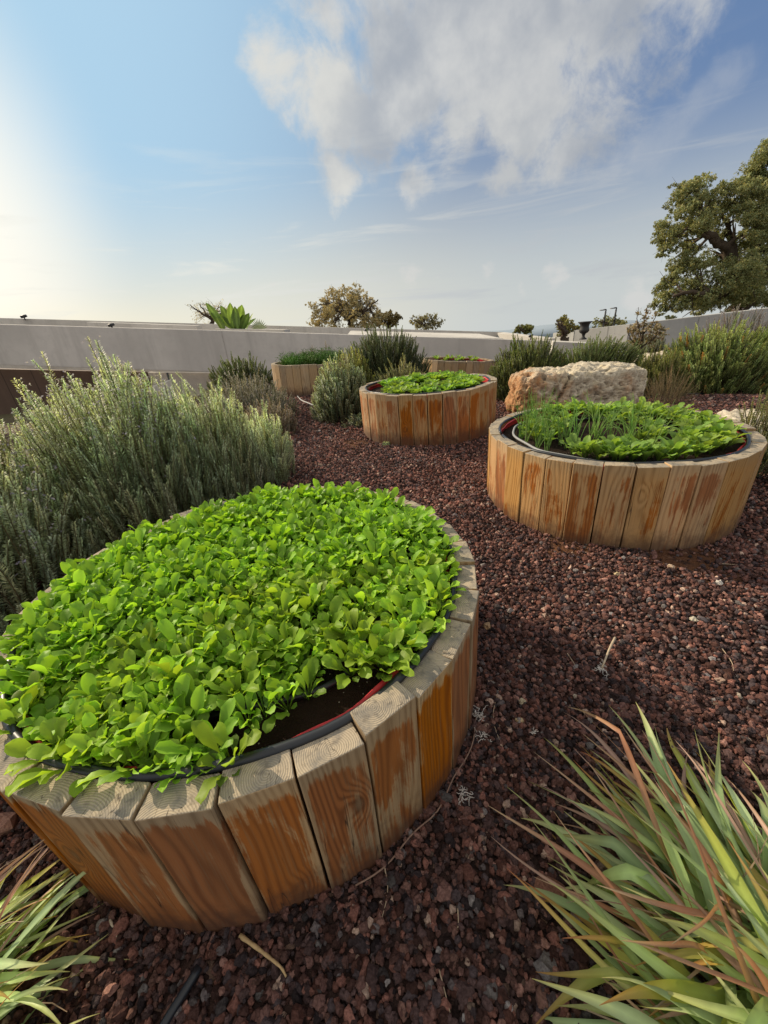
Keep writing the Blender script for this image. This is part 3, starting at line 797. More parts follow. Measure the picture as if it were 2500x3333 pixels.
on = arcpts(1,.50,120,205,16,.03)+arcpts(1,.40,110,215,14,.03)+arcpts(1,.27,170,280,10,.03)+arcpts(1,.12,0,300,7,.04)+arcpts(1,.42,-110,-75,3,.04)+arcpts(1,.2,250,330,4,.04)
place_set('spring_onion', 'onion', on, .418, 'thin upright green onion shoots in the pale planter at the right', 'onion', 'spring onions of the right planter', 7, .62, 1.0, 4)
le = arcpts(2,.50,-150,150,17,.02)+arcpts(2,.30,-170,170,10,.03)+arcpts(2,.42,-60,40,5,.03)+[(PL[2][0]+.05, PL[2][1])]
place_set('lettuce', 'lettuce', le, .50, 'leafy green lettuce head in the orange stained planter behind the front pair', 'lettuce', 'lettuces of the middle planter', 6, .85, 1.15, 5)
dl = arcpts(3,.45,0,330,12,.05)+arcpts(3,.22,0,300,6,.05)
place_set('dill_plant', 'dill', dl, .60, 'feathery green herb tuft in the distant planter at the left', 'herb', 'feathery herbs of the distant left planter', 4, .7, 1.0, 6)
fv = arcpts(4,.45,0,330,11,.05)+arcpts(4,.2,0,300,4,.05)
gs = [seedling_mesh(700+q, 'spinach').mesh('leafy_herb') for q in range(4)]
for q, (x, y) in enumerate(fv):
    o = link('leafy_herb', gs[q % 4], M['leaf']); o.location = (x, y, .36-.098*(x-PL[4][0])); o.scale = (.8,.8,.62); o.rotation_euler = (0,0,q)
    tag(o, 'low green leafy herb in the farthest planter', 'herb', 'leafy herbs of the farthest planter')

# ---------------------------------------------------------------- bushes
def sprig(nw, per, L, nl, nw_, spread=.95, col=(.12,.17,.08), tipcol=(.2,.27,.12), seed=0, wid=.09):
    """stem of length L pointing +Z with whorls of needle leaves (2 quads folded each)"""
    rs = random.Random(seed); G_ = Geo(); V = []; F = []; C = []
    bend = rs.uniform(-.06,.06)*L; bend2 = rs.uniform(-.06,.06)*L
    for i_ in range(nw):
        u = (i_+.5)/nw; z = L*u; cx = bend*math.sin(u*3); cy = bend2*math.sin(u*2.2)
        ln = nl*(1-.45*u**3)*(.75+.25*min(1,u*4))
        for k in range(per):
            az = i_*2.0+k*2*PI/per+rs.uniform(-.35,.35); e = .35+spread*.75*u+rs.uniform(-.25,.25)
            d = np.array([math.cos(az)*math.cos(e), math.sin(az)*math.cos(e), math.sin(e)])
            s_ = np.array([-math.sin(az), math.cos(az), 0])
            b = np.array([cx, cy, z]); n0 = len(V)
            V += [b, b+d*ln*.5+s_*nw_*.5, b+d*ln, b+d*ln*.5-s_*nw_*.5]
            F.append((n0, n0+1, n0+2, n0+3))
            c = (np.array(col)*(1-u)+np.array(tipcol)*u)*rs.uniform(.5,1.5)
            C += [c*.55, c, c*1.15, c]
    G_.add(np.array(V), np.array(F), np.array(C))
    V, F = tube([(bend*math.sin(u*3), bend2*math.sin(u*2.2), L*u) for u in np.linspace(0,1,5)], np.linspace(nw_*.55, nw_*.25, 5), 3, False)
    G_.add(V, F, np.array((.16,.14,.08)))
    return G_.template()
def bush(name, cx, cy, z0, rx, ry, h, n, L, nl, nw_, label, cat, lean=.5, shape=.5, nwh=40, per=3, col=(.12,.17,.08), tip=(.2,.27,.12), flowers=0, fcol=(.55,.50,.68), leanbias=(0,0), seed=1, spread=.95, rot=0, group=None, hmin=.25, stems=True, flop=1.0, tips=None):
    rs = np.random.default_rng(seed)
    p = empty(name, (cx, cy, z0), label, cat, group)
    tms = [sprig(nwh, per, 1.0, nl/L, nw_/L, spread, col, tip, seed*10+q) for q in range(6)]
    rho = rs.random(n)**.5; th = rs.uniform(0, 2*PI, n)
    u, v = rho*np.cos(th), rho*np.sin(th)
    hm = h*np.clip(1-rho**2.4, 0, 1)**shape*(1+.10*np.sin(3*th+seed)+.06*np.sin(5*th+2*seed)+rs.normal(0,.06,n))
    hm = np.maximum(hm, h*.22)
    zt = hm*(hmin+(1-hmin)*rs.random(n)**.45)
    D = np.stack([u*lean*(rx/h)*flop+leanbias[0], v*lean*(ry/h)*flop+leanbias[1], np.ones(n)], 1)+rs.normal(0,.13,(n,3))
    D[:,2] = np.abs(D[:,2])+.1
    D /= np.linalg.norm(D, axis=1, keepdims=True)
    tipP = np.stack([u*rx, v*ry, zt], 1)
    if rot:
        c, s = math.cos(rot), math.sin(rot); tipP[:, :2] = tipP[:, :2]@np.array([[c, s], [-s, c]]); D[:, :2] = D[:, :2]@np.array([[c, s], [-s, c]])
    LL = L*rs.uniform(.7, 1.15, n); LL = np.minimum(LL, tipP[:,2]/np.maximum(D[:,2],.3)+.03)
    base = tipP-D*LL[:, None]
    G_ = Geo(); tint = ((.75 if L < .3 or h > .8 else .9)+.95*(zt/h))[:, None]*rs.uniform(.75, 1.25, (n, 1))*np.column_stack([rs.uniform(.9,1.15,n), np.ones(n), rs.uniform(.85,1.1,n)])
    if tips is not None:
        dry = rs.random(n) < tips[0]; tint[dry] = tint[dry]*np.array(tips[1])
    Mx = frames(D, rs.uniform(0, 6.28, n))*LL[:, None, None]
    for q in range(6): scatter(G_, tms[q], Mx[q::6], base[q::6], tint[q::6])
    link('foliage', G_.mesh('foliage'), M['needle'], p)
    if stems:
        GS = Geo()
        for k in range(min(60, max(12, n//8))):
            i_ = rs.integers(n); b0 = np.array([tipP[i_,0]*.35, tipP[i_,1]*.35, -.02]); e = base[i_]
            mid = (b0+e)/2+np.array([0,0,.05*h]); V, F = tube(spline([b0, mid, e], 6), np.linspace(.009, .003, 6)*max(.6, h), 4, False)
            GS.add(V, F, (.10,.075,.05))
        link('stems', GS.mesh('stems'), M['twig'], p)
    if flowers:
        GF = Geo(); pick = np.argsort(-zt+rs.normal(0,.12*h,n))[:flowers]; V = []; F = []
        for i_ in pick:
            for q in range(5):
                f = rs.uniform(.55, 1.0); c = base[i_]+D[i_]*LL[i_]*f+rs.normal(0, nl*.45, 3)
                for w_ in range(3):
                    a = rs.normal(size=3); a /= np.linalg.norm(a); b = np.cross(a, rs.normal(size=3)); b /= np.linalg.norm(b)
                    s_ = nl*rs.uniform(.14,.26); n0 = len(V)
                    V += [c, c+(a+b)*s_*.7, c+a*s_*1.8, c+(a-b)*s_*.7]; F.append((n0, n0+1, n0+2, n0+3))
        GF.add(np.array(V), np.array(F), np.array(fcol))
        link('flowers', GF.mesh('flowers'), M['needle'], p)
    return p
# big rosemary bushes behind the near planter
RC = dict(col=(.24,.285,.19), tip=(.50,.58,.39), spread=.35)
bush('rosemary_bush', -1.62, 2.45, .01, .58, .62, 1.05, 1450, .34, .031, .0060, 'tall rosemary bush with upright spikes directly behind the nearest planter', 'bush', lean=.45, shape=.42, nwh=44, per=3, flowers=260, seed=3, hmin=.2, **RC)
bush('rosemary_bush', -2.15, 1.70, .0, .66, .72, .98, 1300, .34, .031, .0060, 'large rosemary bush with pale lilac flowers at the left edge', 'bush', lean=.6, shape=.42, nwh=44, per=3, flowers=420, seed=4, hmin=.2, **RC)
bush('rosemary_bush', -1.25, 2.78, .02, .42, .48, .86, 800, .34, .030, .0058, 'slender rosemary spikes filling the right shoulder of the big rosemary', 'bush', lean=.5, shape=.45, nwh=42, per=3, seed=7, hmin=.2, **RC)
bush('rosemary_bush', -.93, 3.16, .03, .24, .34, .60, 330, .30, .028, .0052, 'thin rosemary spikes at the right end of the big rosemary by the path', 'bush', lean=1.0, shape=.4, nwh=40, per=3, seed=8, **RC)
bush('rosemary_bush', -1.75, 5.4, .06, .75, .6, .62, 700, .26, .024, .005, 'lilac flowering rosemary between the big rosemary and the distant left planter', 'bush', lean=.6, shape=.4, nwh=30, per=3, col=(.11,.13,.09), tip=(.26,.25,.22), flowers=420, fcol=(.50,.46,.52), seed=5)
bush('rosemary_bush', -1.25, 4.6, .05, .36, .36, .42, 300, .22, .022, .005, 'low mauve brown herb bush just behind the big rosemary', 'bush', lean=.6, shape=.4, nwh=28, per=3, col=(.13,.12,.09), tip=(.30,.25,.22), flowers=120, fcol=(.45,.38,.42), seed=15)
bush('green_shrub', -2.5, 7.9, .15, .7, .5, .66, 420, .24, .04, .014, 'dark green shrub left of the distant left planter, before the wall', 'shrub', lean=.6, shape=.45, nwh=18, per=3, col=(.07,.10,.045), tip=(.14,.18,.07), seed=6)
bush('sage_bush', -.42, 5.15, .10, .42, .42, .70, 560, .30, .04, .014, 'grey green sage bush left of the lettuce planter', 'bush', lean=.75, shape=.5, nwh=20, per=3, col=(.16,.20,.13), tip=(.33,.38,.26), seed=7, spread=.6)
bush('rosemary_bush', .22, 7.0, .05, .86, .6, 1.0, 1200, .40, .035, .010, 'dark rosemary bush before the wall between the two distant planters', 'bush', lean=.7, shape=.42, nwh=34, per=3, col=(.055,.075,.04), tip=(.13,.165,.09), seed=9)
bush('yellow_green_shrub', -.28, 6.15, .12, .36, .34, .72, 300, .22, .032, .013, 'yellow green leafy shrub behind the grey sage', 'shrub', lean=.7, shape=.45, nwh=16, per=3, col=(.13,.15,.05), tip=(.30,.32,.09), seed=10)
bush('olive_shrub', .40, 5.75, .08, .48, .35, .60, 340, .24, .03, .008, 'thin olive green herb shrub directly behind the lettuce planter', 'shrub', lean=.8, shape=.5, nwh=22, per=3, col=(.13,.14,.08), tip=(.27,.28,.15), seed=11)
bush('lavender_bush', -1.0, 8.6, .12, .8, .3, .66, 360, .25, .03, .009, 'greyish lavender row behind the distant left planter', 'bush', lean=.4, shape=.3, nwh=18, per=3, col=(.10,.11,.08), tip=(.24,.22,.22), flowers=120, fcol=(.33,.28,.34), seed=12)
bush('lavender_bush', 2.75, 7.9, -.08, .32, .3, .50, 200, .22, .03, .009, 'small lavender with faded purple heads right of the farthest planter', 'bush', lean=.5, shape=.4, nwh=18, per=3, col=(.09,.10,.08), tip=(.22,.18,.20), flowers=110, fcol=(.33,.25,.33), seed=13)
bush('rosemary_bush', 2.20, 5.7, -.0, .66, .5, .78, 1500, .26, .028, .0095, 'dark green rosemary bush at the left end of the long boulder', 'bush', lean=.7, shape=.45, nwh=28, per=3, col=(.07,.095,.04), tip=(.17,.21,.08), seed=14)
bush('rosemary_bush', 3.45, 6.2, -.08, .92, .5, .76, 1600, .32, .03, .0095, 'spreading rosemary bush behind the middle of the long boulder', 'bush', lean=.9, shape=.45, nwh=28, per=3, col=(.06,.085,.04), tip=(.16,.21,.09), flowers=60, seed=16, leanbias=(.2,0))
bush('green_shrub', 4.95, 8.6, -.15, .42, .4, .66, 240, .24, .035, .011, 'small round dark shrub right of the iron urn', 'shrub', lean=.5, shape=.45, nwh=18, per=3, col=(.08,.10,.045), tip=(.17,.20,.08), seed=17)
bush('rosemary_bush', 5.0, 7.4, -.15, .55, .45, .78, 380, .3, .035, .009, 'grey green rosemary with pale tips left of the leafy sapling', 'bush', lean=.4, shape=.4, nwh=22, per=3, col=(.07,.09,.05), tip=(.22,.24,.18), flowers=60, seed=18)
bush('green_shrub', 4.0, 5.55, -.08, .42, .3, .62, 420, .2, .028, .011, 'yellowish green shrub behind the right end of the long boulder', 'shrub', lean=.6, shape=.45, nwh=16, per=3, col=(.10,.12,.04), tip=(.22,.24,.08), seed=19)
bush('rosemary_bush', 5.15, 5.95, -.2, .95, .75, .90, 1900, .27, .036, .0095, 'huge bright green rosemary bush at the right with some rust brown tips', 'bush', lean=.75, shape=.42, nwh=24, per=3, spread=.5, col=(.12,.16,.055), tip=(.29,.36,.12), seed=20, tips=(.05,(1.9,.9,.8)))
bush('rosemary_bush', 6.75, 6.15, -.25, 1.0, .8, 1.02, 1900, .27, .036, .0095, 'big green rosemary bush running out of the right edge', 'bush', lean=.5, shape=.42, nwh=24, per=3, spread=.5, col=(.12,.16,.055), tip=(.29,.36,.13), seed=21)
bush('lavender_bush', 7.3, 8.2, -.15, 1.0, .4, 1.0, 320, .3, .035, .009, 'mauve grey lavender in front of the oak trunk', 'bush', lean=.5, shape=.35, nwh=20, per=3, col=(.12,.12,.10), tip=(.30,.26,.28), flowers=110, fcol=(.40,.33,.40), seed=22)
bush('dry_shrub', 3.75, 4.95, -.06, .36, .34, .46, 260, .3, .014, .003, 'dry brown twiggy shrub at the right end of the long boulder', 'shrub', lean=1.0, shape=.5, nwh=22, per=2, col=(.16,.11,.07), tip=(.26,.19,.13), seed=23)
# small grey mats by the path
for q, (u, v, s_, lb) in enumerate([(905,1285,.16,'small grey green plant at the foot of the distant left planter'),(870,1318,.20,'low blue grey plant beside the grey hose'),(1165,1385,.20,'low grey leafy plant against the left side of the lettuce planter'),(1265,1450,.07,'tiny weed at the foot of the lettuce planter'),(1650,1275,.22,'silvery low plant at the left foot of the long boulder'),(840,1400,.12,'small straggly seedling alone on the gravel path')]):
    pt = atz(u, v, .1); z_ = gf(pt.x, pt.y); pt = atz(u, v, z_)
    bush('grey_ground_plant', pt.x, pt.y, z_, s_, s_, s_*.75, 46, .10, .03, .012, lb, 'plant', lean=1.2, shape=.5, nwh=8, per=3, col=(.15,.19,.13), tip=(.30,.35,.25), seed=30+q, stems=False)
# shrub at the right edge, with bare branching stem
pr = atz(2475, 1640, 0)
bush('leafy_shrub', 2.58, 2.42, 0, .24, .30, .60, 260, .20, .018, .008, 'small leaved shrub at the right edge beside the onion planter', 'shrub', lean=.9, shape=.45, nwh=16, per=3, col=(.09,.12,.05), tip=(.22,.25,.09), seed=41, hmin=.05)

# ---------------------------------------------------------------- ornamental grass clumps
def grass(name, cx, cy, z0, n, label, az_mu, az_sd, seed, Lr=(.35,.62), er=(.35,1.3), spread=.13, wd=.013):
    rs = np.random.default_rng(seed); G_ = Geo()
    greens = [(.36,.49,.25),(.46,.58,.31),(.29,.41,.19),(.40,.54,.20)]
    for k in range(n):
        az = rs.normal(az_mu, az_sd) if k % 5 else rs.uniform(0, 2*PI)
        L = rs.uniform(*Lr); e = rs.uniform(*er); bend = rs.uniform(.15, 1.35); m = 18
        kind_ = rs.random()
        g0 = np.array(greens[rs.integers(4)])*rs.uniform(.75,1.25)
        if kind_ < .14: cols = [(.34,.24,.14),(.42,.25,.18),(.50,.31,.24),(.42,.27,.20)]; wf = .55
        elif kind_ < .24: cols = [g0, g0, g0*np.array([1.5,1.0,.5]), (.46,.15,.06)]; wf = .9
        elif kind_ < .42: cols = [g0, g0, g0*np.array([1.3,1.1,.5]), (.45,.22,.08)]; wf = 1.0
        else: cols = [g0*.9, g0, g0*1.2, (.45,.42,.16)]; wf = 1.0
        cols = np.array([tuple(c) for c in cols])
        W = wd*wf*rs.uniform(.6, 1.25)
        rr = spread*math.sqrt(rs.random()); ba = rs.uniform(0, 6.28)
        if k % 11 == 0: L *= 1.22; e = min(1.35, e+.35); W *= .5; cols = np.array([(.30,.36,.14),(.42,.26,.14),(.45,.20,.12),(.50,.36,.22)]); bend *= .5
        p = np.array([cx+rr*math.cos(ba), cy+rr*math.sin(ba), z0])
        tw = rs.uniform(-1.2, 1.2); daz = rs.uniform(-.5,.5); V = []; C = []
        kink = rs.uniform(.5,.8) if rs.random() < .10 else 2
        sharp = rs.uniform(1.6, 3.0)
        for i_ in range(m):
            u = i_/(m-1); ee = e-bend*u**sharp-(1.1 if u > kink else 0); aa = az+daz*u
            d = np.array([math.cos(aa)*math.cos(ee), math.sin(aa)*math.cos(ee), math.sin(ee)])
            s_ = np.array([-math.sin(aa), math.cos(aa), 0]); nn = np.cross(d, s_)
            t_ = tw*u; t_ += .35*math.sin(7*u+k*1.7); s2 = s_*math.cos(t_)+nn*math.sin(t_); n2 = nn*math.cos(t_)-s_*math.sin(t_)
            ww = W*(min(1, .5+1.8*u))*(1-max(0,(u-.60)/.40)**1.35)*(1+.08*math.sin(9*u+k))+.0006
            V += [p-s2*ww*.5+n2*ww*.22, p, p+s2*ww*.5+n2*ww*.22]
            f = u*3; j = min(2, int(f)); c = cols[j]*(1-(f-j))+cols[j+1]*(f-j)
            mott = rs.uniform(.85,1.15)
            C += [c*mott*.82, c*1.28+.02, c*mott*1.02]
            p = p+d*L/(m-1)+s_*.0035*math.sin(6*u+k)
            if p[2] < z0+.012: p[2] = z0+.012
        F = [(i_*3+j, i_*3+j+1, i_*3+j+4, i_*3+j+3) for i_ in range(m-1) for j in range(2)]
        G_.add(np.array(V), np.array(F), np.array(C))
    GD = Geo()
    for k in range(150):
        az = rs.uniform(0, 6.28); L = rs.uniform(.10, .30); e = rs.uniform(-.05, .7); bend = rs.uniform(.3, 1.6); rr = spread*1.1*math.sqrt(rs.random()); ba = rs.uniform(0, 6.28)
        p = np.array([cx+rr*math.cos(ba), cy+rr*math.sin(ba), z0+rs.uniform(.01,.05)]); W = wd*rs.uniform(.15,.5); V = []; C = []; c0 = np.array([(.34,.23,.14),(.42,.31,.21),(.24,.15,.09),(.46,.30,.24)][rs.integers(4)])
        for i_ in range(8):
            u = i_/7; ee = e-bend*u*u; az += rs.normal(0,.12); s_ = np.array([-math.sin(az), math.cos(az), rs.uniform(-.4,.4)]); w_ = W*(1-.8*u)
            V += [p-s_*w_*.5, p+s_*w_*.5]; C += [c0*rs.uniform(.7,1.2)]*2
            p = p+np.array([math.cos(az)*math.cos(ee), math.sin(az)*math.cos(ee), math.sin(ee)])*L/7; p[2] = max(p[2], z0+.013)
        GD.add(np.array(V), np.array([(2*q, 2*q+1, 2*q+3, 2*q+2) for q in range(7)]), np.array(C))
    r_ = empty(name, (0,0,0), label, 'grass')
    link('dead_blades', GD.mesh('dead_blades'), M['blade'], r_)
    link('blades', G_.mesh('blades'), M['blade'], r_)
    GB = Geo()
    for k in range(50):
        rr = spread*math.sqrt(rs.random()); ba = rs.uniform(0, 6.28); x, y = cx+rr*math.cos(ba), cy+rr*math.sin(ba)
        V, F = tube([(x,y,z0-.01),(x+rr*.2*math.cos(ba),y+rr*.2*math.sin(ba),z0+.05),(x+rr*.45*math.cos(ba),y+rr*.45*math.sin(ba),z0+.10)], [.005,.005,.003], 5, False)
        GB.add(V, F, np.array((.20,.13,.08))*rs.uniform(.7,1.3))
    link('stalks', GB.mesh('stalks'), M['twig'], r_)
    return r_
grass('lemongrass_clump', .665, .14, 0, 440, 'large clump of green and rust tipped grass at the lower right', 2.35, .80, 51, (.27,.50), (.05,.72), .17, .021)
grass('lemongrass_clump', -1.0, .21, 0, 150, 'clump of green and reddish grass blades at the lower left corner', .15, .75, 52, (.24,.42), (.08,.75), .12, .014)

# ---------------------------------------------------------------- boulders
def boulder(name, loc, size, label, mat, seed=1, rot=0, holes=0, n=46, expo=4.0):
    bm = bmesh.new(); bmesh.ops.create_cube(bm, size=2)
    bmesh.ops.subdivide_edges(bm, edges=bm.edges, cuts=n, use_grid_fill=True)
    o = Vector((seed*5.1, seed*2.7, seed)); a, b, c = size
    rs = random.Random(seed)
    hs = []
    for k in range(holes):
        hs.append((Vector((rs.uniform(-.98,-.42)*a, -b*.98, rs.uniform(.05,1.5)*c-.75*c)), rs.uniform(.025,.06)))
    for v in bm.verts:
        p = v.co.copy()
        L = (abs(p.x)**expo+abs(p.y)**expo+abs(p.z)**expo)**(1/expo); p = p/L
        q = Vector((p.x*a, p.y*b, p.z*c))
        nrm = Vector((p.x/a, p.y/b, p.z/c)).normalized()
        d = .10*min(b,c)*2*fbm(q*2.2+o, 4)+.07*fbm(q*9+o, 4)+.02*fbm(q*28+o,2)
        cell = mnoise.voronoi(q*7+o)[0]; d -= .011*max(0, 1-cell[0]*2.4)
        if holes and q.x < -.25*a:
            cell2 = mnoise.voronoi((q+Vector((fbm(q*5,2)*.1,0,fbm(q*5+o,2)*.1)))*6.0)[0]; k = min(1, (-.25*a-q.x)/(.2*a))
            d -= .10*k*max(0, 1-cell2[0]*2.3)**.6-.02
            d += .05*fbm(q*Vector((8,8,3)).length*.4+o, 2)*k
        if holes:  # the deep cleft that splits the boulder
            cx_ = -.38*a+.10*(q.z/c)+.03*fbm(q*6+o,2); d -= .075*math.exp(-((q.x-cx_)/.028)**2)
        v.co = q+nrm*d
    me = bpy.data.meshes.new(name); bm.to_mesh(me); bm.free()
    me.polygons.foreach_set('use_smooth', np.full(len(me.polygons), True))
    ob = link(name, me, mat, None, loc); ob.rotation_euler = (0, 0, rot)
    return tag(ob, label, 'rock')
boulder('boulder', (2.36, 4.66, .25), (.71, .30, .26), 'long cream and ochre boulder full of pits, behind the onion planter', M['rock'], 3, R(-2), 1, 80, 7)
boulder('boulder', (4.85, 6.9, .02), (.42, .3, .30), 'pale boulder behind the sapling at the right, before the grey wall', M['rockpale'], 5, .3, 0, 26, 3)
boulder('boulder', (3.02, 3.05, .02), (.38, .30, .24), 'smooth pale boulder at the right edge beyond the onion planter', M['rockpale'], 8, .4, 0, 30, 2.6)
def small_stone(u, v, r, label, col, name='stone', seed=0, z=None):
    pt = atz(u, v, 0); z_ = float(gb(pt.x, pt.y)) if z is None else z
    V, F, _ = T1[seed % 14]; G_ = Geo(); rs = np.random.default_rng(seed)
    Mx = rand_rot(1)[0]*(r*rs.uniform(.75,1.2,3))[None]
    G_.add(V@Mx.T, F, col)
    o = link(name, G_.mesh(name, False), M['pebble'], None, (pt.x, pt.y, z_+r*.65)); return tag(o, label, 'stone')
for q, (u, v, r, lb, c) in enumerate([
  (1788,2925,.030,'reddish brown rough stone at the left side of the grass clump',(.30,.15,.10)),
  (10,2690,.035,'pinkish stone left of the nearest planter at the picture edge',(.42,.24,.18)),
  (1585,2043,.020,'tan stone touching the right side of the nearest planter',(.42,.28,.16)),
  (1700,2285,.010,'small cream stone on dark gravel, higher of the two right of the nearest planter',(.62,.54,.38)),
  (1690,2350,.011,'small yellowish stone on dark gravel, lower of the two right of the nearest planter',(.60,.45,.26)),
  (2253,2030,.013,'flat white stone on the gravel before the pale planter',(.70,.64,.50)),
  (2178,1867,.013,'pinkish white pebble at the foot of the pale planter',(.62,.47,.34)),
  (2335,1912,.014,'white pebble at the right of the gravel path',(.68,.64,.58)),
  (2005,1883,.012,'cream pebble on the reddish earth',(.62,.50,.30)),
  (1040,1290,.09,'ochre stone half hidden by the sage bush',(.55,.33,.20)),
  (1130,2115,.001,'x',(.1,.1,.1))][:10]):
    small_stone(u, v, r, lb, c, 'stone', q+1)
# a few scattered pale pebbles nothing tells apart
for q in range(15):
    u = rng.uniform(1000, 2450); v = rng.uniform(1480, 2300)
    pt = atz(u, v, .03)
    if bool(in_planter(np.array([pt.x]), np.array([pt.y]), .05)[0]): continue
    o = small_stone(u, v, rng.uniform(.007,.012), 'pale pebble lying loose on the dark lava gravel', (.50,.42,.33), 'pale_pebble', q)
    o['group'] = 'pale pebbles on the gravel'; o['category'] = 'pebble'

# ---------------------------------------------------------------- twigs, straws, hoses on the ground
def ground_line(pts, r, mat, name, label, cat, col=(.5,.4,.3), lift=.012, taper=True, n=18, group=None):
    P = []
    for (u, v) in pts:
        q = atz(u, v, .012); P.append((q.x, q.y, float(gb(q.x, q.y))+lift+r))
    P = spline(P, n); rad = np.full(n, r)
    if taper: rad = r*np.linspace(1, .45, n)*(1+.12*np.sin(np.arange(n)*1.9))
    return tag(tube_obj(name, P, rad, mat, None, 7, col), label, cat, group)
ground_line([(782,3047),(835,3085),(880,3120),(915,3150),(932,3180)], .0045, M['twig'], 'stick', 'pale peeled stick on the gravel before the nearest planter', 'stick', (.52,.36,.18))
ground_line([(652,3150),(610,3220),(560,3300),(520,3370)], .0085, M['hose'], 'pipe_end', 'dark blue black pipe end lying on the gravel at the bottom', 'pipe', taper=False, n=8)
ground_line([(360,2995),(372,3025),(382,3050)], .003, M['twig'], 'wood_splinter', 'short pale wood splinter before the nearest planter', 'splinter', (.62,.52,.40), n=5)
ground_line([(965,1312),(985,1340),(1010,1352),(1045,1358),(1085,1356)], .010, M['greyhose'], 'grey_hose', 'loop of grey hose on the gravel left of the sage bush', 'hose', taper=False)
ground_line([(1075,1300),(1045,1312),(1037,1328),(1050,1345),(1080,1350)], .010, M['greyhose'], 'grey_hose', 'short grey hose bend disappearing under the sage bush', 'hose', taper=False)
ground_line([(1740,1318),(1900,1318),(2030,1312),(2085,1300),(2150,1270),(2300,1255)], .010, M['hose'], 'black_hose', 'black hose along the foot of the long boulder', 'hose', taper=False, n=30)
straws = [((1628,2222),(1605,2335),(1640,2440)),((1842,2118),(1860,2145),(1878,2172)),((2338,2100),(2380,2150),(2390,2180)),((2340,1838),(2400,1840),(2450,1838)),((2035,2305),(2020,2320),(2005,2345)),
 ((1250,2810),(1262,2900),(1240,3000)),((1430,3160),(1450,3240),(1465,3300)),((1490,2960),(1492,3010),(1485,3035)),((1210,2700),(1300,2560),(1400,2530)),((2090,2580),(2120,2600),(2150,2640)),((1010,3100),(1060,3140),(1075,3200))]
for st in straws[:8]:
    ground_line(st, .0016, M['twig'], 'dry_straw', 'thin dry straw lying across the lava gravel', 'straw', (.50,.38,.26), .010, True, 8, 'dry straws on the gravel')
# pale strip curling round the foot of the near planter
P = []
for j, a in enumerate(np.linspace(-66, -22, 26)):
    rr = RAD+.016+.005*math.sin(j*.7); x = PL[0][0]+rr*math.cos(R(a)); y = PL[0][1]+rr*math.sin(R(a)); P.append((x, y, float(gb(x, y))+.016+.004*math.sin(j)))
tag(tube_obj('trailing_vine', P, .0020, M['twig'], None, 6, (.30,.19,.14)), 'long dry stem curving round the foot of the nearest planter', 'stem')
def tuft(u, v, s_, name, label, seed, n=14, stem=None):
    rs = np.random.default_rng(seed); pt = atz(u, v, .02); z_ = float(gb(pt.x, pt.y))+.014; G_ = Geo()
    for k in range(n):
        a = rs.uniform(0, 6.28); p0 = np.array([rs.normal(0,.3*s_), rs.normal(0,.3*s_), rs.uniform(0,.3)*s_]); L = s_*rs.uniform(.4,1)
        P = [p0]
        for i_ in range(4):
            a += rs.normal(0,.7); P.append(P[-1]+L/4*np.array([math.cos(a), math.sin(a), rs.uniform(-.2,.35)]))
        V, F = tube(P, np.linspace(.0016,.0007,5), 4, False); G_.add(V, F, np.array((.62,.57,.52))*rs.uniform(.8,1.1))
    if stem:
        q = atz(*stem, .02); V, F = tube(spline([(0,0,.01),((q.x-pt.x)*.5,(q.y-pt.y)*.5,.03),(q.x-pt.x,q.y-pt.y,.015)],8), np.linspace(.003,.0045,8), 6); G_.add(V, F, (.50,.40,.28))
    return tag(link(name, G_.mesh(name), M['twig'], None, (pt.x, pt.y, z_)), label, 'twig')
tuft(1958,2180,.030,'dry_twig','whitish dry twig with crooked side shoots on the gravel', 61, 26, (2000,2085))
tuft(1562,2320,.030,'root_tuft','pale dried root tuft against the right side of the nearest planter', 62, 20)
tuft(1572,2390,.028,'root_tuft','lower pale dried root tuft by the right side of the nearest planter', 63, 18)
tuft(1512,2590,.026,'root_tuft','white dried root tuft at the foot of the nearest planter', 64, 18)
tuft(1740,2385,.012,'root_tuft','tiny pale rootlet alone on the dark gravel', 65, 8)
tuft(2170,2545,.014,'root_tuft','tiny white rootlet above the large grass clump', 66, 8)

# ---------------------------------------------------------------- walls and buildings
def prism(name, pts, mat, parent=None):
    """pts: list of 8 corners, bottom four then top four"""
    bm = bmesh.new(); v = [bm.verts.new(p) for p in pts]
    for f in ((3,2,1,0),(4,5,6,7),(0,1,5,4),(1,2,6,5),(2,3,7,6),(3,0,4,7)): bm.faces.new([v[i_] for i_ in f])
    bmesh.ops.recalc_face_normals(bm, faces=bm.faces)
    bmesh.ops.bevel(bm, geom=list(bm.edges), offset=.012, segments=2, affect='EDGES')
    me = bpy.data.meshes.new(name); bm.to_mesh(me); bm.free()
    return link(name, me, mat, parent)
def wallseg(name, A, B, zA0, zB0, th, mat, parent=None):
    """wall with top edge A..B (points), bottoms zA0,zB0, thickness th going away"""
    d = Vector((B.x-A.x, B.y-A.y, 0)).normalized(); n_ = Vector((-d.y, d.x, 0))*th
    return prism(name, [(A.x,A.y,zA0),(B.x,B.y,zB0),(B.x+n_.x,B.y+n_.y,zB0),(A.x+n_.x,A.y+n_.y,zA0),
                        (A.x,A.y,A.z),(B.x,B.y,B.z),(B.x+n_.x,B.y+n_.y,B.z),(A.x+n_.x,A.y+n_.y,A.z)], mat, parent)
A = at(-500,1042,12); B = at(1990,1116,12); bl = at(-500,1181,12); br_ = at(720,1216,12)
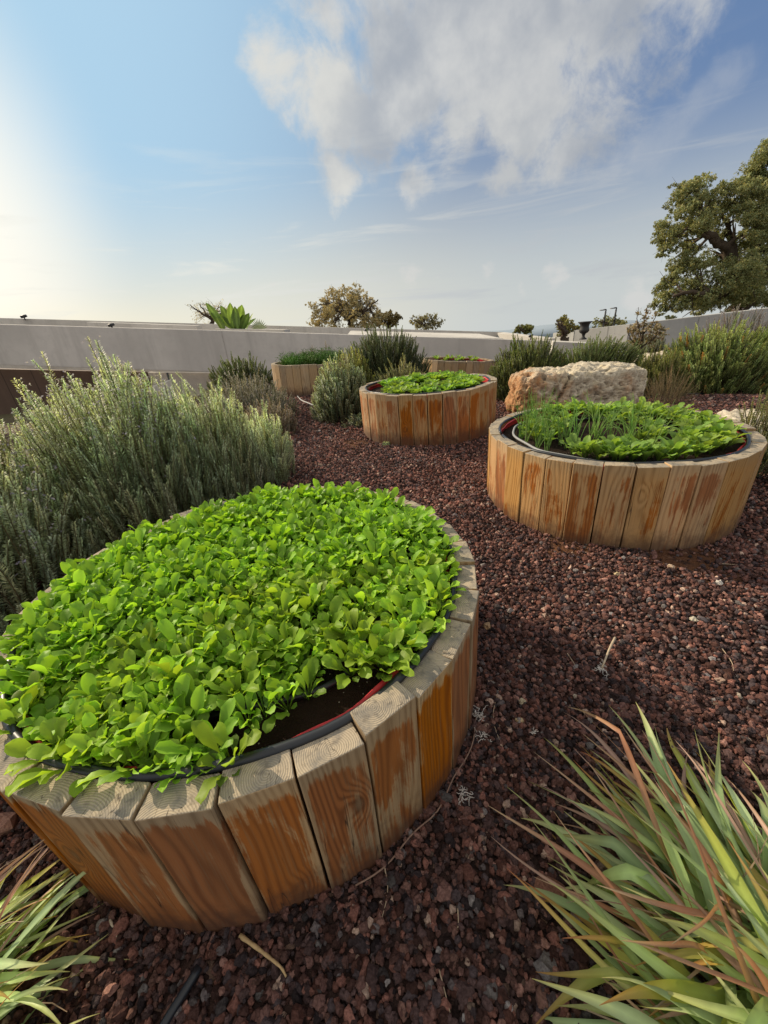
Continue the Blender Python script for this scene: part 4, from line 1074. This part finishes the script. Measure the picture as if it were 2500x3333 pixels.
# parapet: overhanging part on the left, then down to the ground on the right
Mx = at(720,1076,12)
w1 = empty('parapet_wall', (0,12,0), 'long pale rendered concrete parapet wall closing the garden', 'wall')
def rel(v): return v-Vector((0,12,0))
wallseg('wall_face', rel(A), rel(Mx), bl.z, br_.z, .35, M['conc'], w1)
wallseg('wall_face', rel(Mx)+Vector((.0,0,0)), rel(B), br_.z-1.2, -1.2, .35, M['conc'], w1)
# dark rusted steel cladding under the overhang
C0 = at(-500,1190,12.9); C1 = at(470,1212,12.9)
wallseg('steel_cladding', C0, C1, -2, -2, .2, M['rust']); o = bpy.data.objects['steel_cladding']; tag(o, 'dark brown steel panels under the overhanging parapet at the left', 'cladding')
C2 = at(480,1212,12.8); C3 = at(760,1214,12.8)
tag(wallseg('recessed_wall', C2, C3, -2, -2, .2, M['concl']), 'pale recessed wall piece under the parapet, above the big rosemary', 'wall')
s0 = at(475,1268,11.2); s1 = at(560,1235,11.5)
tag(wallseg('stair_slab', s0, s1, s0.z-.5, s1.z-.5, .3, M['concl']), 'pale sloping stair edge seen between rosemary tips', 'stair')
pst = at(545,1216,11.7)
tag(tube_obj('railing_post', [(pst.x,pst.y,pst.z-1.0),(pst.x,pst.y,pst.z+.02)], .03, M['metal']), 'black railing post under the parapet', 'post')
# second parapet behind
A2 = at(-500,1021,16); B2 = at(1642,1081,16)
tag(wallseg('rear_parapet', A2, B2, -1, -1, .3, M['conc']), 'second concrete parapet rising just behind the long front wall', 'wall')
q0 = at(1642,1081,16); q1 = at(1812,1100,13.2)
tag(wallseg('parapet_return', q1, q0, -1, -1, .3, M['concl']), 'short sunlit return wall at the right end of the rear parapet', 'wall')
# roof slab between
r0 = at(900,1083,12.4); 
tag(prism('roof_slab', [tuple(at(1130,1092,12.45)-Vector((0,0,.3))),tuple(at(1640,1104,12.45)-Vector((0,0,.3))),tuple(at(1560,1088,14.6)-Vector((0,0,.3))),tuple(at(1140,1078,14.6)-Vector((0,0,.3))),
   tuple(at(1130,1090,12.45)),tuple(at(1640,1102,12.45)),tuple(at(1560,1086,14.6)),tuple(at(1140,1076,14.6))], M['concl']), 'flat pale roof strip between the two parapets', 'roof')
# planter box behind wall for the big leaved plant
k0 = at(560,1071,14.5); k1 = at(925,1073,14.5)
tag(wallseg('roof_planter_box', at(690,1070,13.6), at(925,1073,13.6), -.5, -.5, 1.0, M['concl']), 'pale concrete planter box holding the bird of paradise plant', 'planter box')
tag(wallseg('low_parapet', at(280,1048,14.8), at(640,1060,13.4), -.5, -.5, .25, M['conc']), 'slanting low parapet left of the bird of paradise plant', 'wall')
# grey ramp wall on the right
pts = [(1800,1084,15.5),(1871,1075,14.5),(2052,1055,13),(2278,1029,12),(2700,980,11.5)]
W3 = empty('ramp_wall', (0,0,0), 'grey concrete wall rising to the right below the oak', 'wall')
for (a, b) in zip(pts[:-1], pts[1:]):
    P0, P1_ = at(*a), at(*b); wallseg('wall_panel', P0, P1_-Vector((.012,0,0)), -2, -2, .3, M['conc2'], W3)
# pale kerb behind bushes at the urn
tag(wallseg('low_kerb', at(1800,1112,9.6), at(2010,1122,9.2), -.6, -.6, .5, M['concl']), 'low pale ledge the iron urn stands on', 'ledge')

# urn
def lathe(name, prof, mat, parent=None, n=28, loc=(0,0,0), tilt=(0,0,0)):
    V = []; F = []
    for (r_, z_) in prof:
        for j in range(n): V.append((r_*math.cos(2*PI*j/n), r_*math.sin(2*PI*j/n), z_))
    for i_ in range(len(prof)-1):
        for j in range(n): F.append((i_*n+j, i_*n+(j+1)%n, (i_+1)*n+(j+1)%n, (i_+1)*n+j))
    o = link(name, np_mesh(name, np.array(V), [np.array(F)]), mat, parent, loc); o.rotation_euler = tilt; return o
ub = at(1898,1100,9.3)
ur = empty('iron_urn', tuple(ub+Vector((0,0,-.03))), 'dark cast iron urn with flared rim on the ledge before the grey wall', 'urn')
lathe('bowl', [(0,.12),(.05,.12),(.085,.14),(.105,.18),(.10,.21),(.088,.25),(.095,.30),(.125,.335),(.145,.35),(.145,.36),(.11,.345),(.06,.2),(0,.17)], M['urn'], ur)
lathe('foot', [(0,0),(.075,0),(.075,.02),(.04,.04),(.028,.07),(.035,.10),(.05,.125),(0,.13)], M['urn'], ur)
# garden lamps
for (u, v, ub_, vb_, lb) in ((1972,1011,1960,1063,'left one of two thin dark lamp posts above the grey wall'),(2006,1005,1993,1062,'right one of two thin dark lamp posts above the grey wall')):
    tp = at(u, v, 15); bt = at(ub_, vb_+20, 15); L_ = (tp-bt)
    lr = empty('garden_lamp', tuple(bt), lb, 'lamp', 'garden lamps above the grey wall')
    tube_obj('pole', spline([(0,0,0), tuple(L_*.95)], 6), .028, M['metal'], lr)
    e = L_*.95
    tube_obj('arm', spline([tuple(e), tuple(L_+Vector((.0,0,.03))), tuple(L_+Vector((-.10,-.02,.03)))], 8), .022, M['metal'], lr)
    hd = link('lamp_head', bpy.data.meshes.new('lamp_head'), None, lr); bm = bmesh.new(); bmesh.ops.create_cube(bm, size=1)
    for vv in bm.verts: vv.co = Vector((vv.co.x*.17, vv.co.y*.09, vv.co.z*.035))
    bmesh.ops.bevel(bm, geom=list(bm.edges), offset=.01, segments=2, affect='EDGES'); bm.to_mesh(hd.data); bm.free(); hd.data.materials.append(M['greyhose'])
    hd.location = L_+Vector((-.14,-.02,.025))
    bx = tube_obj('sensor_box', [tuple(L_*.55+Vector((-.02,-.04,-.06))), tuple(L_*.55+Vector((-.02,-.04,.06)))], .035, M['metal'], lr)
# spotlights / cameras on the parapets
for (u, v, Y, lb, s_) in ((80,1036,15.9,'small security camera on the rear parapet at far left',.11),(365,1066,12.1,'small dark spotlight on top of the front parapet at the left',.09),(1195,1080,14,'small dark spotlight on the roof behind the wall, near the rosemary',.09),(1728,1100,13,'small dark spotlight near the right end of the parapets',.08)):
    c = at(u, v, Y); r_ = empty('wall_spotlight', tuple(c), lb, 'spotlight', 'spotlights on the parapets')
    tube_obj('bracket', [(0,0,-.06),(0,0,.0),(0,0,.03)], .02, M['metal'], r_)
    tube_obj('lamp_body', [(-s_*.8,-.03,.05),(0,0,.06),(s_*.8,.03,.08)], [s_*.42,s_*.45,s_*.36], M['metal'], r_, 10)

# ---------------------------------------------------------------- trees
def leafcloud(G_, centers, radii, nper, size, cols, rs, squash=.75):
    for c, r_ in zip(centers, radii):
        n = int(nper*(r_/np.mean(radii))**2)
        # small twig-end clumps inside the cloud, leaves around them
        k = max(4, n//14); cl = rs.normal(size=(k,3)); cl /= np.linalg.norm(cl,axis=1,keepdims=True); cl *= (rs.random((k,1))**.35)*r_*np.array([1,1,squash])
        pk = cl[rs.integers(k, size=n)]+rs.normal(0, r_*.13, (n,3)); pos = pk+np.array(c)
        a = rs.normal(size=(n,3)); a /= np.linalg.norm(a,axis=1,keepdims=True)
        b = np.cross(a, rs.normal(size=(n,3))); b /= np.linalg.norm(b,axis=1,keepdims=True)
        s_ = size*rs.uniform(.6,1.3,(n,1))
        V = np.stack([pos-a*s_, pos+b*s_*.5, pos+a*s_, pos-b*s_*.5], 1).reshape(-1,3)
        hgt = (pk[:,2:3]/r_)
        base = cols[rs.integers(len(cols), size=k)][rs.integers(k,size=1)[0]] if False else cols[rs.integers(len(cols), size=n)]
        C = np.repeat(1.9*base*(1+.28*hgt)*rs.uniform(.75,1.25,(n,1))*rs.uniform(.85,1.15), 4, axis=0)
        G_.add(V, np.arange(4*n).reshape(-1,4), np.clip(C,0,1))
def tree(name, base, limbs, clusters, Y0, label, size, nper, cols, trunk_r, seed=1, squash=.75, jit=.5, cat='tree', sag=0.06, twigs=3, kinds=None):
    """limbs: px polylines (u,v,dY,r) from the trunk; clusters: (u,v,rpx,dY)"""
    rs = np.random.default_rng(seed); root = empty(name, tuple(base), label, cat); b = np.array(base)
    GT = Geo(); GL = Geo(); pxm = Y0/FPX*1.05
    segs = []
    for lm in limbs:
        P = [np.array(at(u, v, Y0+dY)) for (u, v, dY, r_) in lm]; rad = [r_ for *_, r_ in lm]
        S = spline(P, 5*len(P)); rr = np.interp(np.linspace(0,1,len(S)), np.linspace(0,1,len(rad)), rad)
        S[1:-1] += rs.normal(0, .5*np.mean(rad), (len(S)-2,3))
        V, F = tube(S-b, rr, 8, True); GT.add(V, F, (.1,.08,.05)); segs += [(s, r_) for s, r_ in zip(S, rr)]
    cen = []; rad = []
    SP = np.array([s for s, _ in segs])
    for (u, v, rp, dY) in clusters:
        c = np.array(at(u, v, Y0+dY)); cen.append(c-b); rad.append(rp*pxm)
        j = np.argmin(np.linalg.norm(SP-c, axis=1)); s0_ = SP[j]; r0 = min(segs[j][1], .35*trunk_r)*.7
        mid = (s0_+c)/2+np.array([0,0,sag*np.linalg.norm(c-s0_)])+rs.normal(0,.08,3)*np.linalg.norm(c-s0_)
        V, F = tube(spline([s0_-b, mid-b, c-b],7), np.linspace(r0, r0*.25, 7), 6, False); GT.add(V, F, (.1,.08,.05))
        for q in range(twigs):
            e = c+rs.normal(size=3)*rp*pxm*.7; V, F = tube(spline([mid-b,(mid+e)/2-b+rs.normal(0,.03,3),e-b],5), np.linspace(r0*.45, r0*.1, 5), 4, False); GT.add(V, F, (.1,.08,.05))
    link('trunk', GT.mesh('trunk'), M['bark'], root)
    cen2, rad2 = [], []
    for c, r_ in zip(cen, rad):
        for q in range(9):
            o_ = rs.normal(size=3); o_ /= np.linalg.norm(o_); cen2.append(c+o_*r_*rs.uniform(.3,1.0)); rad2.append(r_*rs.uniform(.35,.62))
    leafcloud(GL, cen2, rad2, nper/2.8, size*.68, np.array(cols), rs, squash)
    link('crown', GL.mesh('crown', False), M['treeleaf'], root)
    return root
# the oak (extends past the right edge; only the part near the frame is detailed)
oakb = at(2395, 1045, 20)
limbs = [[(2393,1060,0,0.446),(2402,1005,0,0.360),(2408,960,0,0.331),(2405,900,0,0.302)],
 [(2405,905,0,0.274),(2385,850,0,0.216),(2340,790,-.3,0.158),(2300,740,-.4,0.115),(2285,690,-.5,0.072),(2270,640,-.5,0.036)],
 [(2340,790,-.3,0.144),(2290,765,-.3,0.094),(2230,750,-.3,0.058),(2180,790,-.3,0.036)],
 [(2408,950,0,0.202),(2330,960,-.6,0.144),(2260,950,-1,0.094),(2190,965,-1,0.043)],
 [(2405,900,0,0.259),(2440,840,.4,0.202),(2470,760,.5,0.144),(2490,660,.5,0.086),(2500,570,.5,0.043)],
 [(2440,840,.4,0.180),(2520,790,.6,0.144),(2620,740,.8,0.086)],[(2408,950,0,0.202),(2480,890,-.5,0.158),(2560,840,-.8,0.108)],
 [(2385,850,0,0.158),(2375,760,.4,0.108),(2360,680,.5,0.072)]]
cl = [(2215,625,34,0),(2250,605,34,.4),(2290,610,32,-.3),(2325,640,34,0),(2240,665,34,-.5),(2205,690,28,.3),(2285,670,36,.5),
 (2170,745,32,0),(2160,785,28,.3),(2200,770,32,-.4),(2240,740,34,.5),(2155,825,18,0),(2185,810,22,0),(2290,730,36,-.7),(2250,800,32,.3),
 (2350,700,38,.5),(2390,660,40,-.4),(2420,620,40,0),(2450,580,42,.5),(2480,540,40,0),(2500,515,36,-.4),(2530,520,50,0),(2470,640,46,-.6),(2500,600,46,.6),
 (2240,850,36,0),(2200,880,34,.4),(2280,880,38,-.6),(2320,840,36,.5),(2185,895,26,-.2),(2160,945,32,0),(2150,975,26,.4),(2200,955,36,-.5),(2245,930,38,.2),(2170,1010,24,0),
 (2230,990,34,-.6),(2280,960,40,.5),(2270,1010,26,0),(2320,940,42,-.8),(2340,990,32,-.5),(2370,930,44,.5),(2360,880,40,-.9),(2420,880,44,-1),(2440,940,44,-.7),(2480,960,46,-.4),
 (2470,900,46,.7),(2500,850,46,-.5),(2510,760,48,0),(2460,800,40,.7),(2430,740,42,-.7),(2400,790,36,.7),(2480,720,44,-.5),(2520,680,48,.5),(2540,900,56,0),(2560,800,60,0),(2580,700,60,0),
 (2560,600,60,0),(2520,990,40,0),(2600,950,60,0),(2640,850,70,0),(2640,720,70,0),(2410,700,34,.6),(2340,770,28,.6)]
tree('oak_tree', oakb, limbs, cl, 20, 'large spreading oak with olive brown foliage at the right edge', .062, 900,
     [(.15,.17,.08),(.19,.19,.085),(.13,.15,.075),(.22,.195,.085),(.155,.17,.08)], .6, 71, .62)
# middle autumn tree and companions
mb = at(1145, 1090, 26)
lim = [[(1145,1090,0,.16),(1143,1050,0,.13),(1140,1030,0,.10)]]+[[(1140+2*k,1040,0,.09),(1145+18*k,1010,dk,.06),(1148+32*k,975,dk,.03)] for k, dk in ((-2.6,0),(-2,.6),(-1.5,-.6),(-.8,.5),(0,0),(.8,-.5),(1.5,.5),(2,-.6),(2.6,0))]
ra = random.Random(5); cl = []
while len(cl) < 74:
    a_, b_ = ra.uniform(-1,1), ra.uniform(-.12,1)
    if a_*a_+b_*b_ > 1 or (abs(a_) < .25 and b_ < .25): continue
    cl.append((1120+a_*120+6*math.sin(b_*9), 1056-b_*112+5*math.sin(a_*11), ra.uniform(14,21), ra.uniform(-1.6,1.6)*(1-a_*a_)**.5))
tree('autumn_tree', mb, lim, cl, 26, 'rounded tree with brown and yellow autumn leaves behind the wall', .06, 130, [(.25,.22,.14),(.29,.24,.15),(.20,.19,.12),(.32,.25,.12)], .2, 72, .85, twigs=4)
def small_tree(name, u, v, Y, w_, h_, label, cols, seed, nper=150, size=.09, sparse=False):
    rs = random.Random(seed); b = at(u, v+25, Y)
    lim = [[(u,v+25,0,.10),(u+2,v-h_*.25,0,.06)]]+[[(u,v-h_*.2,0,.05),(u+w_*dx*.5,v-h_*.55,dx,.03),(u+w_*dx*.85,v-h_*.85,dx,.012)] for dx in (-.9,-.5,-.1,.3,.8)]
    cl = [(u+w_*math.cos(a)*rs.uniform(.3,.8), v-h_*.5-h_*.42*math.sin(a)*rs.uniform(.3,1), (w_+h_)*.13*rs.uniform(.7,1.2), rs.uniform(-.5,.5)) for a in [k*2*PI/11 for k in range(11)]]+[(u, v-h_*.5, w_*.25, 0)]
    return tree(name, b, lim, cl, Y, label, size, nper, cols, .1, seed, .85)
GRN = [(.09,.11,.04),(.13,.14,.05),(.17,.15,.06)]
small_tree('olive_tree', 1262, 1068, 28, 55, 52, 'dark brown green small tree just right of the autumn tree', [(.11,.09,.04),(.14,.11,.05)], 73)
small_tree('bare_tree', 1385, 1070, 26, 68, 42, 'pale thin tree over the wall right of the autumn trees', [(.17,.16,.10),(.22,.19,.12),(.14,.14,.08)], 74, 60)
small_tree('olive_tree', 1708, 1086, 24, 34, 28, 'small dark tree top above the right end of the wall', GRN, 75, 90)
small_tree('bare_tree', 690, 1055, 18, 95, 75, 'almost bare grey tree behind the bird of paradise plant', [(.30,.28,.22),(.24,.22,.17),(.36,.33,.28)], 76, 40, .035)
small_tree('young_tree', 1838, 1100, 11, 34, 70, 'thin young leafy tree left of the iron urn', [(.13,.14,.05),(.17,.17,.06),(.20,.16,.06)], 77, 110, .04)
small_tree('olive_tree', 1985, 1066, 18, 60, 30, 'pale bushy tree top behind the two lamp posts', [(.16,.17,.09),(.22,.22,.12)], 78, 80, .06)
small_tree('olive_tree', 1880, 1080, 22, 22, 18, 'tiny tree crown between the young tree and the urn', GRN, 79, 60, .08)
# sapling with dry leaves in front of the big rosemary
sb_ = at(2085, 1180, 6.3)
lim = [[(2082,1195,0,.022),(2088,1140,0,.018),(2092,1090,0,.014),(2100,1040,0,.008),(2108,995,0,.004)],[(2090,1110,0,.012),(2075,1050,.1,.006),(2078,1000,.1,.003)],[(2092,1090,0,.012),(2130,1040,.1,.006),(2135,1010,.1,.003)],[(2088,1130,0,.012),(2130,1100,-.1,.007),(2165,1060,-.1,.003)],[(2088,1130,0,.012),(2050,1100,.1,.007),(2045,1065,.1,.003)]]
cl = [(2060,1085,22,0),(2085,1060,20,.1),(2110,1075,24,-.1),(2140,1070,22,0),(2155,1085,18,.1),(2125,1105,22,0),(2075,1110,22,.1),(2100,1035,12,0),(2078,1020,8,0),(2108,1010,8,0),(2133,1025,8,0)]
tree('leafy_sapling', sb_, lim, cl, 6.3, 'spindly sapling with dry brownish leaves left of the big green rosemary', .026, 60, [(.17,.13,.08),(.22,.17,.10),(.13,.13,.07),(.26,.20,.15)], .03, 80, .9, cat='sapling')
# bird of paradise plant
bp = at(765, 1078, 14.1); rootb = empty('bird_of_paradise_plant', tuple(bp), 'big leaved green bird of paradise plant rising over the wall', 'plant')
GB = Geo(); rs = np.random.default_rng(9); pxm = 14.1/FPX
for k, (u, v, w_, tw) in enumerate([(665,1000,26,.3),(690,1035,20,-.2),(715,1015,24,.1),(745,1000,22,-.4),(735,1045,22,.5),(762,1018,24,.2),(785,1010,26,-.3),(790,1045,22,.3),(808,1035,20,-.5),(830,1050,14,.6),(700,1050,24,.6),(775,1055,24,0),(820,1030,16,.9),(680,1020,22,-.6)]):
    tip = np.array(at(u, v-32, 14.1+rs.uniform(-.4,.4)))-np.array(bp); b0 = np.array([rs.uniform(-.3,.3), rs.uniform(-.2,.2), -.3])
    d = tip-b0; L = np.linalg.norm(d); n = 10; V = []; C = []
    sd_ = np.cross(d/L, [0,1,0]); sd_ /= np.linalg.norm(sd_); sd_ = sd_*math.cos(tw*1.1)+np.array([0,1,0])*math.sin(tw*1.1)
    for i_ in range(n):
        q = i_/(n-1); c = b0+d*q+np.array([0,0,-.12*q*q*L])*(.5+abs(tw)); ww = w_*pxm*.52*(.12 if q < .35 else math.sin(PI*((q-.35)/.65)**.8)**.7+.03)
        up_ = np.array([0,-.25*ww,.15*ww]); col = np.array((.15,.235,.05))*rs.uniform(.8,1.15)*(1+.5*(k % 3 == 0))
        V += [c-sd_*ww+up_, c-sd_*ww*.5+up_*.4, c, c+sd_*ww*.5+up_*.4, c+sd_*ww+up_]; C += [col*1.1, col*.9, col*1.7, col*.8, col]
    F = [(i_*5+j, i_*5+j+1, i_*5+j+6, i_*5+j+5) for i_ in range(n-1) for j in range(4)]
    GB.add(np.array(V), np.array(F), np.array(C))
link('leaves', GB.mesh('leaves'), M['blade'], rootb)
pf = at(845, 1078, 14.3); rf = empty('fan_palm', tuple(pf), 'small fan palm leaf at the right of the bird of paradise plant', 'plant')
GF = Geo()
for k in range(13):
    a = R(10+k*13); L = .34; d = np.array([math.cos(a)*.9, .1, math.sin(a)]); s_ = np.array([-math.sin(a), 0, math.cos(a)])*.018
    b0 = np.array([0,0,.05]); GF.add(np.array([b0, b0+d*L*.6-s_, b0+d*L, b0+d*L*.6+s_]), np.array([[0,1,2,3]]), (.17,.22,.13))
link('fan_leaf', GF.mesh('fan_leaf', False), M['blade'], rf)

# far hazy ridge
V = []; n = 80
for j in range(n):
    u = j/(n-1); x = -60+u*420; zt = -14+3.2*math.sin(u*5+.6)+1.6*math.sin(u*13)+.5*math.sin(u*41)
    V += [(x, 300+20*math.sin(u*7), -80), (x, 300+20*math.sin(u*7), zt-2), (x, 360, zt+1.0), (x, 420, -80)]
F = [(j*4+q, j*4+q+1, j*4+q+5, j*4+q+4) for j in range(n-1) for q in range(3)]
tag(link('hills', np_mesh('hills', np.array(V), [np.array(F)]), M['hill']), kind='structure')
